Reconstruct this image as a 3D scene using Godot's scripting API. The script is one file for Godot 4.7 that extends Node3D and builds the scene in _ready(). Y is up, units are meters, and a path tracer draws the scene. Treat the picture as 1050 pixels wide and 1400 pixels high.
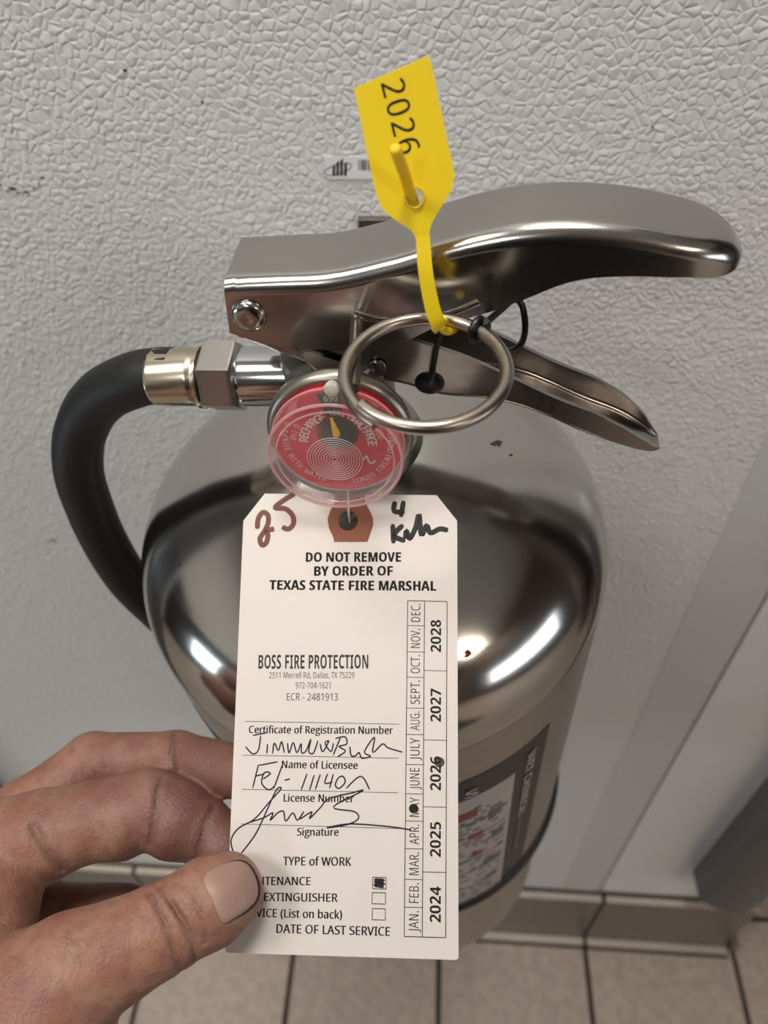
extends Node3D
# A stainless fire extinguisher hanging on a textured white wall panel, a hand holding its inspection tag.

# pose of the extinguisher: it hangs a little askew from its bracket
var EXT := Transform3D(Basis(Vector3(0.99538, 0.06679, 0.06893), Vector3(-0.07439, 0.99067, 0.11423), Vector3(-0.06066, -0.11883, 0.99106)).orthonormalized(), Vector3(-0.02106, 0.96524, 0.13912))
const R := 0.089          # tank radius
const CROWN := 0.1102     # crown and knuckle radii of the tank's shoulder
const KNUCKLE := 0.0441
var TANK := Transform3D(Basis(Quaternion(Vector3.UP, Vector3(0.01089, 0.99983, -0.01464).normalized())), Vector3(0.0003, 0.0042, -0.0004))   # the tank within the extinguisher
var M := {}
var rng := RandomNumberGenerator.new()

# ---------------------------------------------------------------- mesh building
class MB:
	var v := PackedVector3Array()
	var t := PackedInt32Array()

	func add(vs: PackedVector3Array, ts: PackedInt32Array) -> void:
		var vol := 0.0
		for i in range(0, ts.size(), 3):
			vol += vs[ts[i]].dot(vs[ts[i + 1]].cross(vs[ts[i + 2]]))
		var base := v.size()
		v.append_array(vs)
		for i in range(0, ts.size(), 3):
			if vol > 0.0:
				t.append_array(PackedInt32Array([base + ts[i], base + ts[i + 2], base + ts[i + 1]]))
			else:
				t.append_array(PackedInt32Array([base + ts[i], base + ts[i + 1], base + ts[i + 2]]))

	func cap(ring: PackedVector3Array, base: int, flip: bool, ts: PackedInt32Array) -> void:
		var nrm := Vector3.ZERO
		var n := ring.size()
		for i in n:
			nrm += (ring[i] - ring[0]).cross(ring[(i + 1) % n] - ring[0])
		if nrm.length() < 1e-14:
			return
		nrm = nrm.normalized()
		var ax := nrm.cross(Vector3.UP if absf(nrm.y) < 0.9 else Vector3.RIGHT).normalized()
		var ay := nrm.cross(ax)
		var p2 := PackedVector2Array()
		for q in ring:
			p2.append(Vector2(q.dot(ax), q.dot(ay)) * 1000.0)
		var tri := Geometry2D.triangulate_polygon(p2)
		for i in range(0, tri.size(), 3):
			var a := tri[i]
			var b := tri[i + 1]
			var c := tri[i + 2]
			var up := (ring[b] - ring[a]).cross(ring[c] - ring[a]).dot(nrm) > 0.0
			if up == flip:
				ts.append_array(PackedInt32Array([base + a, base + c, base + b]))
			else:
				ts.append_array(PackedInt32Array([base + a, base + b, base + c]))

	# rings of equal size, joined in order; every ring is closed
	func loft(rings: Array, caps := true, looped := false) -> MB:
		var n: int = rings[0].size()
		var vs := PackedVector3Array()
		var ts := PackedInt32Array()
		for r in rings:
			vs.append_array(PackedVector3Array(r))
		var m := rings.size()
		for i in (m if looped else m - 1):
			var a := i * n
			var b := ((i + 1) % m) * n
			for k in n:
				var k2 := (k + 1) % n
				ts.append_array(PackedInt32Array([a + k, a + k2, b + k2, a + k, b + k2, b + k]))
		if caps and not looped:
			cap(PackedVector3Array(rings[0]), 0, true, ts)
			cap(PackedVector3Array(rings[m - 1]), (m - 1) * n, false, ts)
		add(vs, ts)
		return self

	# profile of (radius, height) turned about the y axis of x
	func lathe(prof: Array, seg := 64, x := Transform3D(), closed := false, phase := 0.0) -> MB:
		var rings := []
		for p in prof:
			var ring := PackedVector3Array()
			for k in seg:
				var a := TAU * k / seg + phase
				ring.append(x * Vector3(p.x * cos(a), p.y, p.x * sin(a)))
			rings.append(ring)
		return loft(rings, not closed, closed)

	func tube(pts: Array, rad, sides := 12) -> MB:
		var rings := []
		var n := pts.size()
		var up := Vector3.ZERO
		for i in n:
			var d: Vector3 = (pts[mini(i + 1, n - 1)] - pts[maxi(i - 1, 0)]).normalized()
			if i == 0:
				up = d.cross(Vector3.UP if absf(d.y) < 0.8 else Vector3.RIGHT).normalized()
			else:
				up = (up - d * up.dot(d)).normalized()
			var side := d.cross(up)
			var r: float = rad[i] if rad is Array else rad
			var ring := PackedVector3Array()
			for k in sides:
				var a := TAU * k / sides
				ring.append(pts[i] + (up * cos(a) + side * sin(a)) * r)
			rings.append(ring)
		return loft(rings)

	# flat outline (x, y) given a thickness towards z, with small chamfers
	func slab(poly: PackedVector2Array, z0: float, z1: float, bevel := 0.0, x := Transform3D()) -> MB:
		var rings := []
		var c := Vector2.ZERO
		for p in poly:
			c += p / poly.size()
		var steps := [[z0, 1.0], [z0, 0.0], [z1, 0.0], [z1, 1.0]] if bevel > 0.0 else [[z0, 0.0], [z1, 0.0]]
		if bevel > 0.0:
			steps = [[z0, 1.0], [z0 + bevel, 0.0], [z1 - bevel, 0.0], [z1, 1.0]]
		for s in steps:
			var ring := PackedVector3Array()
			for p in poly:
				var q: Vector2 = p + (c - p).normalized() * bevel * s[1]
				ring.append(x * Vector3(q.x, q.y, s[0]))
			rings.append(ring)
		return loft(rings)

	func box(a: Vector3, b: Vector3, bevel := 0.0, x := Transform3D()) -> MB:
		return slab(PackedVector2Array([Vector2(a.x, a.y), Vector2(b.x, a.y), Vector2(b.x, b.y), Vector2(a.x, b.y)]), a.z, b.z, bevel, x)

	func build(crease := 38.0) -> ArrayMesh:
		var fn := PackedVector3Array()
		var adj := []
		adj.resize(v.size())
		for i in v.size():
			adj[i] = PackedInt32Array()
		for i in range(0, t.size(), 3):
			fn.append(-(v[t[i + 1]] - v[t[i]]).cross(v[t[i + 2]] - v[t[i]]))
			for k in 3:
				adj[t[i + k]].append(i / 3)
		var un := PackedVector3Array()
		for f in fn:
			un.append(f.normalized())
		var lim := cos(deg_to_rad(crease))
		var P := PackedVector3Array()
		var N := PackedVector3Array()
		for i in t.size():
			var f := i / 3
			var s := Vector3.ZERO
			for g in adj[t[i]]:
				if un[g].dot(un[f]) > lim:
					s += fn[g]
			P.append(v[t[i]])
			N.append(s.normalized() if s.length() > 1e-20 else un[f])
		var arr := []
		arr.resize(Mesh.ARRAY_MAX)
		arr[Mesh.ARRAY_VERTEX] = P
		arr[Mesh.ARRAY_NORMAL] = N
		var m := ArrayMesh.new()
		m.add_surface_from_arrays(Mesh.PRIMITIVE_TRIANGLES, arr)
		return m


func put(called: String, mesh, mat: Material, parent: Node = self, label := "") -> MeshInstance3D:
	var o := MeshInstance3D.new()
	o.name = called
	o.mesh = mesh.build() if mesh is MB else mesh
	o.material_override = mat
	if label:
		o.set_meta("label", label)
	parent.add_child(o, true)
	return o


func thing(called: String, label: String, category: String, at := Transform3D(), group := "") -> Node3D:
	var o := Node3D.new()
	o.name = called
	o.transform = at
	add_child(o, true)
	tag(o, label, category, group)
	return o


func tag(o: Node, label: String, category: String, group := "") -> void:
	o.set_meta("label", label)
	o.set_meta("category", category)
	if group:
		o.set_meta("group", group)


func struct(called: String, mesh, mat: Material) -> MeshInstance3D:
	var o := put(called, mesh, mat)
	o.set_meta("kind", "structure")
	return o


func spline(pts: Array, per := 8) -> Array:
	var out := []
	var n := pts.size()
	for i in n - 1:
		for k in per:
			out.append(pts[i].cubic_interpolate(pts[i + 1], pts[maxi(i - 1, 0)], pts[mini(i + 2, n - 1)], float(k) / per))
	out.append(pts[n - 1])
	return out


func v3(a: Array, s := 1e-4) -> Array:
	var out := []
	for i in range(0, a.size(), 3):
		out.append(Vector3(a[i], a[i + 1], a[i + 2]) * s)
	return out


func v2(a: Array, s := 1e-4) -> PackedVector2Array:
	var out := PackedVector2Array()
	for i in range(0, a.size(), 2):
		out.append(Vector2(a[i], a[i + 1]) * s)
	return out


func bigger(p: PackedVector2Array) -> PackedVector2Array:   # CSG is cut at ten times the size and scaled down
	var out := PackedVector2Array()
	for q in p:
		out.append(q * 10.0)
	return out


# value of a curve given as x, y, x, y ...
func curve(c: Array, x: float) -> float:
	var n := c.size() / 2
	if x <= c[0]:
		return c[1]
	for i in n - 1:
		if x <= c[i * 2 + 2]:
			var t: float = (x - c[i * 2]) / (c[i * 2 + 2] - c[i * 2])
			var y0: float = c[maxi(i - 1, 0) * 2 + 1]
			var y3: float = c[mini(i + 2, n - 1) * 2 + 1]
			return cubic_interpolate(c[i * 2 + 1], c[i * 2 + 3], y0, y3, t)
	return c[n * 2 - 1]


# ---------------------------------------------------------------- materials
func mat(c: Color, rough: float, metal := 0.0) -> StandardMaterial3D:
	var m := StandardMaterial3D.new()
	m.albedo_color = c
	m.roughness = rough
	m.metallic = metal
	return m


func noise_tex(freq: float, lo: float, hi: float, seed_: int, size := 256, type := FastNoiseLite.TYPE_SIMPLEX_SMOOTH, octaves := 4) -> NoiseTexture2D:
	var n := FastNoiseLite.new()
	n.seed = seed_
	n.noise_type = type
	n.frequency = freq
	n.fractal_octaves = octaves
	var t := NoiseTexture2D.new()
	t.width = size
	t.height = size
	t.seamless = true
	t.noise = n
	var g := Gradient.new()
	g.set_color(0, Color(lo, lo, lo))
	g.set_color(1, Color(hi, hi, hi))
	t.color_ramp = g
	return t


func tri(m: StandardMaterial3D, per_metre: Vector3, world := false) -> void:
	m.uv1_triplanar = true
	m.uv1_world_triplanar = world
	m.uv1_scale = per_metre


# faceted pebbles of a fibreglass wall panel, seamless
func pebble_image(size: int, cells: int) -> Image:
	var px := PackedVector2Array()
	var tilt := PackedVector2Array()
	var lift := PackedFloat32Array()
	var size_of := PackedFloat32Array()
	for i in cells * cells:
		px.append(Vector2(rng.randf(), rng.randf()))
		var a := rng.randf() * TAU
		tilt.append(Vector2(cos(a), sin(a)) * rng.randf_range(0.1, 0.6))
		lift.append(rng.randf_range(0.45, 1.0))
		size_of.append(pow(rng.randf(), 2.0) * 0.42)
	var data := PackedFloat32Array()
	data.resize(size * size)
	var k := float(cells) / size
	for y in size:
		var fy := y * k
		var iy := int(fy)
		for x in size:
			var fx := x * k
			var ix := int(fx)
			var d1 := 9.0
			var d2 := 9.0
			var best := 0
			var off := Vector2.ZERO
			for j in range(-1, 2):
				var cy := (iy + j + cells) % cells * cells
				for i in range(-1, 2):
					var c := cy + (ix + i + cells) % cells
					var q := Vector2(ix + i - fx, iy + j - fy) + px[c]
					var d := q.length_squared() - size_of[c]
					if d < d1:
						d2 = d1
						d1 = d
						best = c
						off = q
					elif d < d2:
						d2 = d
			var edge := d2 - d1
			var h := (1.0 - exp(-edge * 3.2)) * lift[best] * (0.75 + tilt[best].dot(off) * 1.2)
			data[y * size + x] = clampf(h, 0.0, 1.2) / 1.2
	return Image.create_from_data(size, size, false, Image.FORMAT_RF, data.to_byte_array())


func make_materials() -> void:
	var frp := mat(Color(0.83, 0.83, 0.825), 0.38)
	frp.heightmap_enabled = true
	frp.heightmap_scale = 0.11
	frp.heightmap_texture = ImageTexture.create_from_image(pebble_image(1024, 80))
	tri(frp, Vector3.ONE / 0.27, true)
	M.frp = frp
	M.plain_wall = mat(Color(0.72, 0.73, 0.74), 0.6)
	M.dark_wall = mat(Color(0.07, 0.055, 0.05), 0.5)
	M.side_wall = mat(Color(0.84, 0.84, 0.83), 0.6)
	M.brown_wall = mat(Color(0.34, 0.30, 0.275), 0.55)
	M.ceiling = mat(Color(0.8, 0.8, 0.78), 0.8)
	M.smooth_panel = mat(Color(0.86, 0.87, 0.87), 0.2)
	M.strip_grey = mat(Color(0.77, 0.775, 0.77), 0.4)
	M.jamb = mat(Color(0.33, 0.335, 0.33), 0.45)
	M.jamb.roughness_texture = noise_tex(0.02, 0.7, 1.0, 3)
	tri(M.jamb, Vector3(9, 9, 9))
	M.tiles = []
	for i in 3:
		var m := mat([Color(0.73, 0.665, 0.61), Color(0.71, 0.645, 0.595), Color(0.74, 0.68, 0.625)][i], 0.5)
		m.albedo_texture = noise_tex(0.03, 0.86, 1.0, 11 + i)
		tri(m, Vector3(7, 7, 7), true)
		M.tiles.append(m)
	M.grout = mat(Color(0.17, 0.14, 0.115), 0.95)
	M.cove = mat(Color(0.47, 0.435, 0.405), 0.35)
	M.cove_edge = mat(Color(0.74, 0.69, 0.64), 0.4)  # ledge and toe paler: caught light and wear put into the colour
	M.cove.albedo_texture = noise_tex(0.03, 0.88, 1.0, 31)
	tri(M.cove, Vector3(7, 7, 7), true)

	M.dome = mat(Color(0.76, 0.75, 0.73), 1.0, 1.0)
	M.dome.roughness_texture = noise_tex(0.018, 0.12, 0.19, 5, 256)
	tri(M.dome, Vector3(9, 9, 9))
	M.cylinder = mat(Color(0.70, 0.68, 0.65), 1.0, 1.0)
	M.cylinder.roughness_texture = noise_tex(0.03, 0.22, 0.48, 6, 256)
	tri(M.cylinder, Vector3(10, 60, 10))
	M.lever = mat(Color(0.70, 0.69, 0.67), 1.0, 1.0)
	M.lever.roughness_texture = noise_tex(0.05, 0.17, 0.22, 7, 256)
	tri(M.lever, Vector3(24, 24, 24))
	M.handle = mat(Color(0.62, 0.60, 0.58), 1.0, 1.0)
	M.handle.roughness_texture = noise_tex(0.05, 0.17, 0.25, 8, 256)
	tri(M.handle, Vector3(24, 24, 24))
	M.wire = mat(Color(0.66, 0.62, 0.58), 0.3, 1.0)
	M.chrome = mat(Color(0.78, 0.78, 0.78), 0.13, 1.0)
	M.nut = mat(Color(0.72, 0.70, 0.68), 0.3, 1.0)
	M.ferrule = mat(Color(0.78, 0.74, 0.66), 0.25, 1.0)
	M.body_metal = mat(Color(0.52, 0.51, 0.49), 0.38, 1.0)
	M.gauge_case = mat(Color(0.62, 0.60, 0.56), 0.36, 1.0)
	M.brass = mat(Color(0.45, 0.34, 0.2), 0.45, 1.0)
	M.rubber = mat(Color(0.06, 0.06, 0.064), 0.55)
	M.black_plastic = mat(Color(0.02, 0.02, 0.02), 0.35)
	M.paper = mat(Color(0.875, 0.835, 0.81), 0.6)
	M.kraft = mat(Color(0.60, 0.36, 0.26), 0.7)
	M.kraft.albedo_texture = noise_tex(0.06, 0.8, 1.0, 41)
	tri(M.kraft, Vector3(40, 40, 40))
	M.print = mat(Color(0.06, 0.055, 0.06), 0.7)
	M.stamp = mat(Color(0.17, 0.16, 0.17), 0.7)
	M.ink = mat(Color(0.09, 0.06, 0.13), 0.5)
	M.marker_black = mat(Color(0.05, 0.035, 0.035), 0.5)
	M.marker_brown = mat(Color(0.44, 0.22, 0.17), 0.5)
	M.yellow = mat(Color(0.93, 0.78, 0.07), 0.42)
	M.yellow.subsurf_scatter_enabled = true
	M.yellow.subsurf_scatter_strength = 0.15
	M.seal_print = mat(Color(0.10, 0.085, 0.04), 0.35)
	M.dial_red = mat(Color(0.80, 0.13, 0.17), 0.5)
	M.dial_green = mat(Color(0.05, 0.22, 0.12), 0.5)
	M.dial_print = mat(Color(0.86, 0.74, 0.72), 0.5)
	M.pointer = mat(Color(0.93, 0.72, 0.05), 0.5)
	M.lens = mat(Color(1, 1, 1, 0.04), 0.03)
	M.lens.transparency = BaseMaterial3D.TRANSPARENCY_ALPHA
	M.lens_wall = mat(Color(1, 0.96, 0.96, 0.05), 0.02)
	M.lens_wall.transparency = BaseMaterial3D.TRANSPARENCY_ALPHA
	M.lens_rim = mat(Color(0.90, 0.68, 0.70, 0.5), 0.1)  # pink put in for the dial's red reflected by the clear rim
	M.lens_rim.transparency = BaseMaterial3D.TRANSPARENCY_ALPHA
	M.ring_print = mat(Color(0.72, 0.66, 0.66), 0.3)
	M.white_blob = mat(Color(0.75, 0.73, 0.68), 0.6)
	M.sticker = mat(Color(0.86, 0.86, 0.87), 0.3)
	M.label_dark = mat(Color(0.15, 0.135, 0.13), 0.4)
	M.label_white = mat(Color(0.74, 0.71, 0.70), 0.4)
	M.label_red = mat(Color(0.55, 0.22, 0.18), 0.5)
	M.label_grey = mat(Color(0.42, 0.40, 0.39), 0.5)
	M.grime = mat(Color(0.16, 0.13, 0.09), 0.9)
	M.rust = mat(Color(0.48, 0.22, 0.06), 0.9)
	M.wear = mat(Color(0.27, 0.25, 0.23), 0.6)
	M.bracket = mat(Color(0.30, 0.28, 0.26), 0.45, 1.0)

	var skin := mat(Color.WHITE, 0.5)
	skin.vertex_color_use_as_albedo = true
	skin.subsurf_scatter_enabled = true
	skin.subsurf_scatter_strength = 0.12
	skin.heightmap_enabled = true
	skin.heightmap_scale = 0.024
	skin.heightmap_texture = noise_tex(0.05, 0.0, 1.0, 51, 512, FastNoiseLite.TYPE_CELLULAR, 3)
	tri(skin, Vector3(44, 44, 44), true)
	M.skin = skin
	M.nail = mat(Color(0.63, 0.50, 0.45), 0.42)
	M.nail_dirt = mat(Color(0.19, 0.13, 0.10), 0.8)
	M.face = mat(Color(0.56, 0.40, 0.33), 0.55)
	M.shirt = mat(Color(0.09, 0.085, 0.09), 0.85)
	M.trousers = mat(Color(0.10, 0.10, 0.12), 0.85)
	M.hair = mat(Color(0.12, 0.08, 0.06), 0.6)


# ---------------------------------------------------------------- lettering
var fonts := {}

func text_mesh(s: String, bold := false) -> TextMesh:
	if not fonts.has(bold):
		var f := SystemFont.new()
		f.font_names = PackedStringArray(["Droid Sans"])
		f.font_weight = 700 if bold else 400
		fonts[bold] = f
	var t := TextMesh.new()
	t.font = fonts[bold]
	t.text = s
	t.font_size = 64
	t.pixel_size = 0.01
	t.depth = 0.0
	t.curve_step = 2.0
	return t


# adds lettering whose baseline runs from a to b with capitals `cap` tall
func letter(st: SurfaceTool, s: String, a: Vector2, b: Vector2, cap: float, bold := false, z := 0.0) -> void:
	var t := text_mesh(s, bold)
	var box := t.get_aabb()
	var ref := text_mesh("H", bold).get_aabb()
	var dir := (b - a)
	var ex := dir / box.size.x
	var ey := dir.orthogonal().normalized() * -1.0
	if ey.dot(Vector2(-dir.y, dir.x)) < 0.0:
		ey = -ey
	ey *= cap / ref.size.y
	var base := base_of(s, bold)
	var x := Transform3D(Basis(Vector3(ex.x, ex.y, 0), Vector3(ey.x, ey.y, 0), Vector3(0, 0, 1)), Vector3.ZERO)
	x.origin = Vector3(a.x, a.y, z) - x.basis * Vector3(box.position.x, base, 0)
	st.append_from(t, 0, x)


# height of the baseline within the text mesh: a lone H beside the string gives it away
func base_of(s: String, bold: bool) -> float:
	var low := text_mesh("H", bold).get_aabb().position.y
	return low


func strokes(lines: Array, rad: float, z: float) -> MB:
	var m := MB.new()
	for l in lines:
		var p := v2(l)
		var pts := []
		for q in p:
			pts.append(Vector3(q.x, q.y, z))
		pts = spline(pts, 5)
		# a thin ribbon of ink with round ends
		var rings := []
		var n := pts.size()
		for i in n:
			var d: Vector3 = (pts[mini(i + 1, n - 1)] - pts[maxi(i - 1, 0)]).normalized()
			var s := Vector3(-d.y, d.x, 0) * rad * (0.55 if i == 0 or i == n - 1 else 1.0)
			var h := Vector3(0, 0, 0.00006)
			rings.append(PackedVector3Array([pts[i] - s, pts[i] + s, pts[i] + s * 0.8 + h, pts[i] - s * 0.8 + h]))
		m.loft(rings)
	return m


# ---------------------------------------------------------------- the place
func _ready() -> void:
	rng.seed = 7
	var cam := Camera3D.new()
	cam.name = "camera"
	cam.position = Vector3(0, 1.189, 0.334)
	cam.rotation = Vector3(deg_to_rad(-46.0488), deg_to_rad(4.8368), deg_to_rad(-1.6475))
	cam.fov = 68.66
	cam.near = 0.02
	cam.far = 30.0
	var lens := CameraAttributesPhysical.new()
	lens.frustum_focal_length = 17.57
	lens.frustum_focus_distance = 0.205
	lens.frustum_near = 0.02
	lens.frustum_far = 30.0
	lens.exposure_aperture = 8.0
	cam.attributes = lens
	add_child(cam)
	cam.current = true
	var env := Environment.new()
	env.background_mode = Environment.BG_COLOR
	env.background_color = Color(0.02, 0.02, 0.02)
	env.tonemap_mode = Environment.TONE_MAPPER_LINEAR
	env.tonemap_exposure = 0.61
	env.sdfgi_enabled = true
	env.ssao_enabled = true
	env.ssil_enabled = true
	var we := WorldEnvironment.new()
	we.name = "environment"
	we.environment = env
	add_child(we)

	make_materials()
	# ceiling fluorescent lights: centre, size, colour, energy
	ceiling_light(Vector3(-0.95, 2.6, 0.75), Vector2(0.5, 0.5), Color(1.0, 0.988, 0.962), 2.3, "square ceiling light to the left of the extinguisher")
	ceiling_light(Vector3(0.0, 2.6, 0.30), Vector2(0.35, 0.35), Color(1.0, 0.988, 0.962), 1.9, "small square ceiling light straight above the extinguisher")
	ceiling_light(Vector3(-1.0, 2.6, 2.6), Vector2(0.6, 0.6), Color(0.99, 0.99, 0.98), 3.1, "square ceiling light at the back left of the room")
	ceiling_light(Vector3(2.0, 2.6, 2.6), Vector2(0.7, 0.8), Color(1.0, 0.93, 0.86), 3.8, "warm ceiling light in the far right of the room")
	lit_window("window_1", Vector3(2.795, 0.84, 1.7), Vector2(2.2, 0.7), -1.0, Color(0.93, 0.97, 1.0), 1.7)
	lit_window("window_2", Vector3(-2.375, 0.55, 1.2), Vector2(0.7, 0.5), 1.0, Color(0.88, 0.95, 1.0), 1.0)
	build_room()
	build_extinguisher()
	build_ring_and_seals()
	build_tag()
	build_hand()
	build_wall_things()


func ceiling_light(at: Vector3, size: Vector2, c: Color, energy: float, label: String) -> void:
	var o := thing("ceiling_light", label, "ceiling light", Transform3D(Basis(), at), "fluorescent ceiling lights")
	var s := Vector3(size.x / 2, 0, size.y / 2)
	var fr := MB.new()
	for k in [-1, 1]:
		fr.box(Vector3(k * s.x - 0.015, -0.03, -s.z - 0.015), Vector3(k * s.x + 0.015, 0.0, s.z + 0.015), 0.002)
		fr.box(Vector3(-s.x, -0.03, k * s.z - 0.015), Vector3(s.x, 0.0, k * s.z + 0.015), 0.002)
	put("frame", fr, M.ceiling, o)
	var em := mat(Color(0.9, 0.9, 0.9), 0.6)
	em.emission_enabled = true
	em.emission = c
	em.emission_energy_multiplier = 7.0
	put("diffuser", MB.new().box(Vector3(-s.x, -0.02, -s.z), Vector3(s.x, -0.01, s.z)), em, o)
	var l := AreaLight3D.new()
	l.name = "light"
	l.area_size = size
	l.light_color = c
	l.light_energy = energy
	l.rotation = Vector3(-PI / 2, 0, 0)
	l.position = Vector3(0, -0.035, 0)
	l.shadow_enabled = true
	if "area_range" in l:
		l.set("area_range", 12.0)
	if "area_attenuation" in l:
		l.set("area_attenuation", 2.0)
	o.add_child(l, true)


# a bright frosted pane in a side wall; «into» is the x direction of the room
func lit_window(called: String, at: Vector3, size: Vector2, into: float, c: Color, energy: float) -> void:
	var o := Node3D.new()
	o.name = called
	o.position = at
	o.set_meta("kind", "structure")
	add_child(o, true)
	var h := Vector3(0.02, size.y / 2, size.x / 2)
	var fr := MB.new()
	for k in [-1, 1]:
		fr.box(Vector3(-0.02, -h.y - 0.04, k * h.z - 0.02), Vector3(0.02, h.y + 0.04, k * h.z + 0.02), 0.002)
		fr.box(Vector3(-0.02, k * h.y - 0.02, -h.z), Vector3(0.02, k * h.y + 0.02, h.z), 0.002)
	put("frame", fr, M.jamb, o)
	var em := mat(Color(0.9, 0.9, 0.9), 0.6)
	em.emission_enabled = true
	em.emission = c
	em.emission_energy_multiplier = 1.7
	put("window_pane", MB.new().box(Vector3(-0.004, -h.y, -h.z), Vector3(0.004, h.y, h.z)), em, o)
	var l := AreaLight3D.new()
	l.name = "light"
	l.area_size = size
	l.light_color = c
	l.light_energy = energy
	l.rotation = Vector3(0, -into * PI / 2, 0)
	l.position = Vector3(into * 0.03, 0, 0)
	l.shadow_enabled = true
	l.set("area_range", 12.0)
	l.set("area_attenuation", 2.0)
	o.add_child(l, true)


func build_room() -> void:
	# back wall (with the opening beyond its right end), side walls, ceiling, floor slab
	struct("wall_back", MB.new().box(Vector3(-2.4, 0, -0.12), Vector3(0.444, 2.62, 0.0)), M.plain_wall)
	struct("wall_back_right", MB.new().box(Vector3(1.45, 0, -0.12), Vector3(2.8, 2.62, 0.0)), M.brown_wall)
	struct("wall_left", MB.new().box(Vector3(-2.52, 0, -1.7), Vector3(-2.4, 2.62, 3.7)), M.side_wall)
	put("dark_wainscot", MB.new().box(Vector3(-2.4, 0.0, 0.02), Vector3(-2.385, 1.22, 3.58), 0.002), M.dark_wall, get_node("wall_left"))
	struct("wall_right", MB.new().box(Vector3(2.8, 0, -1.7), Vector3(2.92, 2.62, 3.7)), M.brown_wall)
	struct("wall_front", MB.new().box(Vector3(-2.4, 0, 3.6), Vector3(2.8, 2.62, 3.7)), M.brown_wall)
	struct("wall_far", MB.new().box(Vector3(-2.4, 0, -1.7), Vector3(2.8, 2.62, -1.6)), M.brown_wall)
	struct("ceiling", MB.new().box(Vector3(-2.52, 2.62, -1.7), Vector3(2.92, 2.72, 3.7)), M.ceiling)
	var fl := struct("floor", MB.new().box(Vector3(-2.52, -0.1, -1.7), Vector3(2.92, -0.0025, 3.7)), M.grout)
	# floor tiles, 20 cm squares with dark joints
	var g := 0.2045
	var n := 0
	var shapes := []
	for i in 3:
		shapes.append(MB.new().box(Vector3(0.0035, -0.01, 0.0035), Vector3(g - 0.0035, -0.0004 * i, g - 0.0035), 0.0012).build())
	for j in range(-2, 6):
		for i in range(-6, 7):
			var t := put("tile", shapes[(i * 7 + j * 3 + 60) % 3], M.tiles[rng.randi() % 3], fl)
			t.position = Vector3(0.0353 + i * g, 0, -0.0235 + j * g)
			n += 1
	var rest := MB.new()
	for j in range(-8, 18):
		for i in range(-12, 13):
			if j >= -2 and j < 6 and i >= -6 and i < 7:
				continue
			var p := Vector3(0.0353 + i * g, 0, -0.0235 + j * g)
			rest.box(p + Vector3(0.0035, -0.01, 0.0035), p + Vector3(g - 0.0035, 0, g - 0.0035))
	put("tile", rest, M.tiles[0], fl).set_meta("kind", "stuff")
	# wall panels: pebbled sheet, then a smooth one beyond a dark seam
	var wall: Node = get_node("wall_back")
	put("pebbled_panel", MB.new().box(Vector3(-2.38, 0.157, 0.0), Vector3(0.2325, 2.6, 0.0025), 0.0006), M.frp, wall)
	put("smooth_panel", MB.new().box(Vector3(0.2358, 0.157, 0.0), Vector3(0.442, 2.6, 0.0025), 0.0008), M.smooth_panel, wall)
	put("grey_strip", MB.new().box(Vector3(0.186, 0.157, 0.0024), Vector3(0.2325, 2.6, 0.0029), 0.0003), M.strip_grey, wall)  # thin smooth strip beside the seam, slightly greyer than the sheet
	# a dark door in the same wall, left of the frame
	var d2 := MB.new()
	for k in [-1.47, -0.50]:
		d2.box(Vector3(k - 0.035, 0.152, 0.0), Vector3(k + 0.035, 2.12, 0.03), 0.003)
	d2.box(Vector3(-1.505, 2.12, 0.0), Vector3(-0.465, 2.19, 0.03), 0.003)
	var dl := struct("door_2", d2, M.jamb)
	put("door_leaf", MB.new().box(Vector3(-1.434, 0.152, 0.0), Vector3(-0.536, 2.119, 0.018), 0.002), M.dark_wall, dl)
	# cove base tiles, each as wide as a floor tile
	var bb := struct("baseboard_back", MB.new().box(Vector3(-2.38, 0.0, 0.0), Vector3(0.436, 0.1532, 0.0052)), M.grout)
	put("joint", MB.new().box(Vector3(-2.38, -0.002, 0.0262), Vector3(0.436, 0.0008, 0.0300)), M.grout, bb)
	for i in range(-8, 2):
		var x0 := 0.0353 + i * g + 0.002
		var x1 := x0 + g - 0.004
		if i == 1:
			x1 = 0.4335
		var prof := [Vector2(0.0, 0.001), Vector2(0.026, 0.001), Vector2(0.0255, 0.003), Vector2(0.0185, 0.0048), Vector2(0.0150, 0.011), Vector2(0.0138, 0.03), Vector2(0.0138, 0.1485), Vector2(0.0128, 0.1508), Vector2(0.0005, 0.1515), Vector2(0.0, 0.151)]
		var rings := []
		for x in [x0, x0 + 0.0012, x1 - 0.0012, x1]:
			var ring := PackedVector3Array()
			var inset := 0.0008 if x == x0 or x == x1 else 0.0
			for p in prof:
				ring.append(Vector3(x, maxf(p.y - inset, 0.001), maxf(p.x - inset, 0.0)))
			rings.append(ring)
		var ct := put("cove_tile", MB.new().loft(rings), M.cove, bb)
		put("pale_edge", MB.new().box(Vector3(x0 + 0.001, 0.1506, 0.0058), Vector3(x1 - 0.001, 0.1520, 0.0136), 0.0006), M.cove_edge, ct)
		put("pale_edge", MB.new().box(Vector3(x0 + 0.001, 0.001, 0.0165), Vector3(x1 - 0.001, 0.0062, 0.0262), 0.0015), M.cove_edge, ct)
	# small corner piece where the base ends
	put("cove_tile", MB.new().box(Vector3(0.4375, 0.0, -0.01), Vector3(0.4475, 0.02, 0.021), 0.001), M.cove, bb)
	# added unseen rubber mat, there to darken the reflections in the steel
	var mt := thing("added_floor_mat", "added black ribbed rubber mat behind the person, unseen, darkening the steel reflections", "mat", Transform3D(Basis(), Vector3(0, 0.0, 1.85)))
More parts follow.
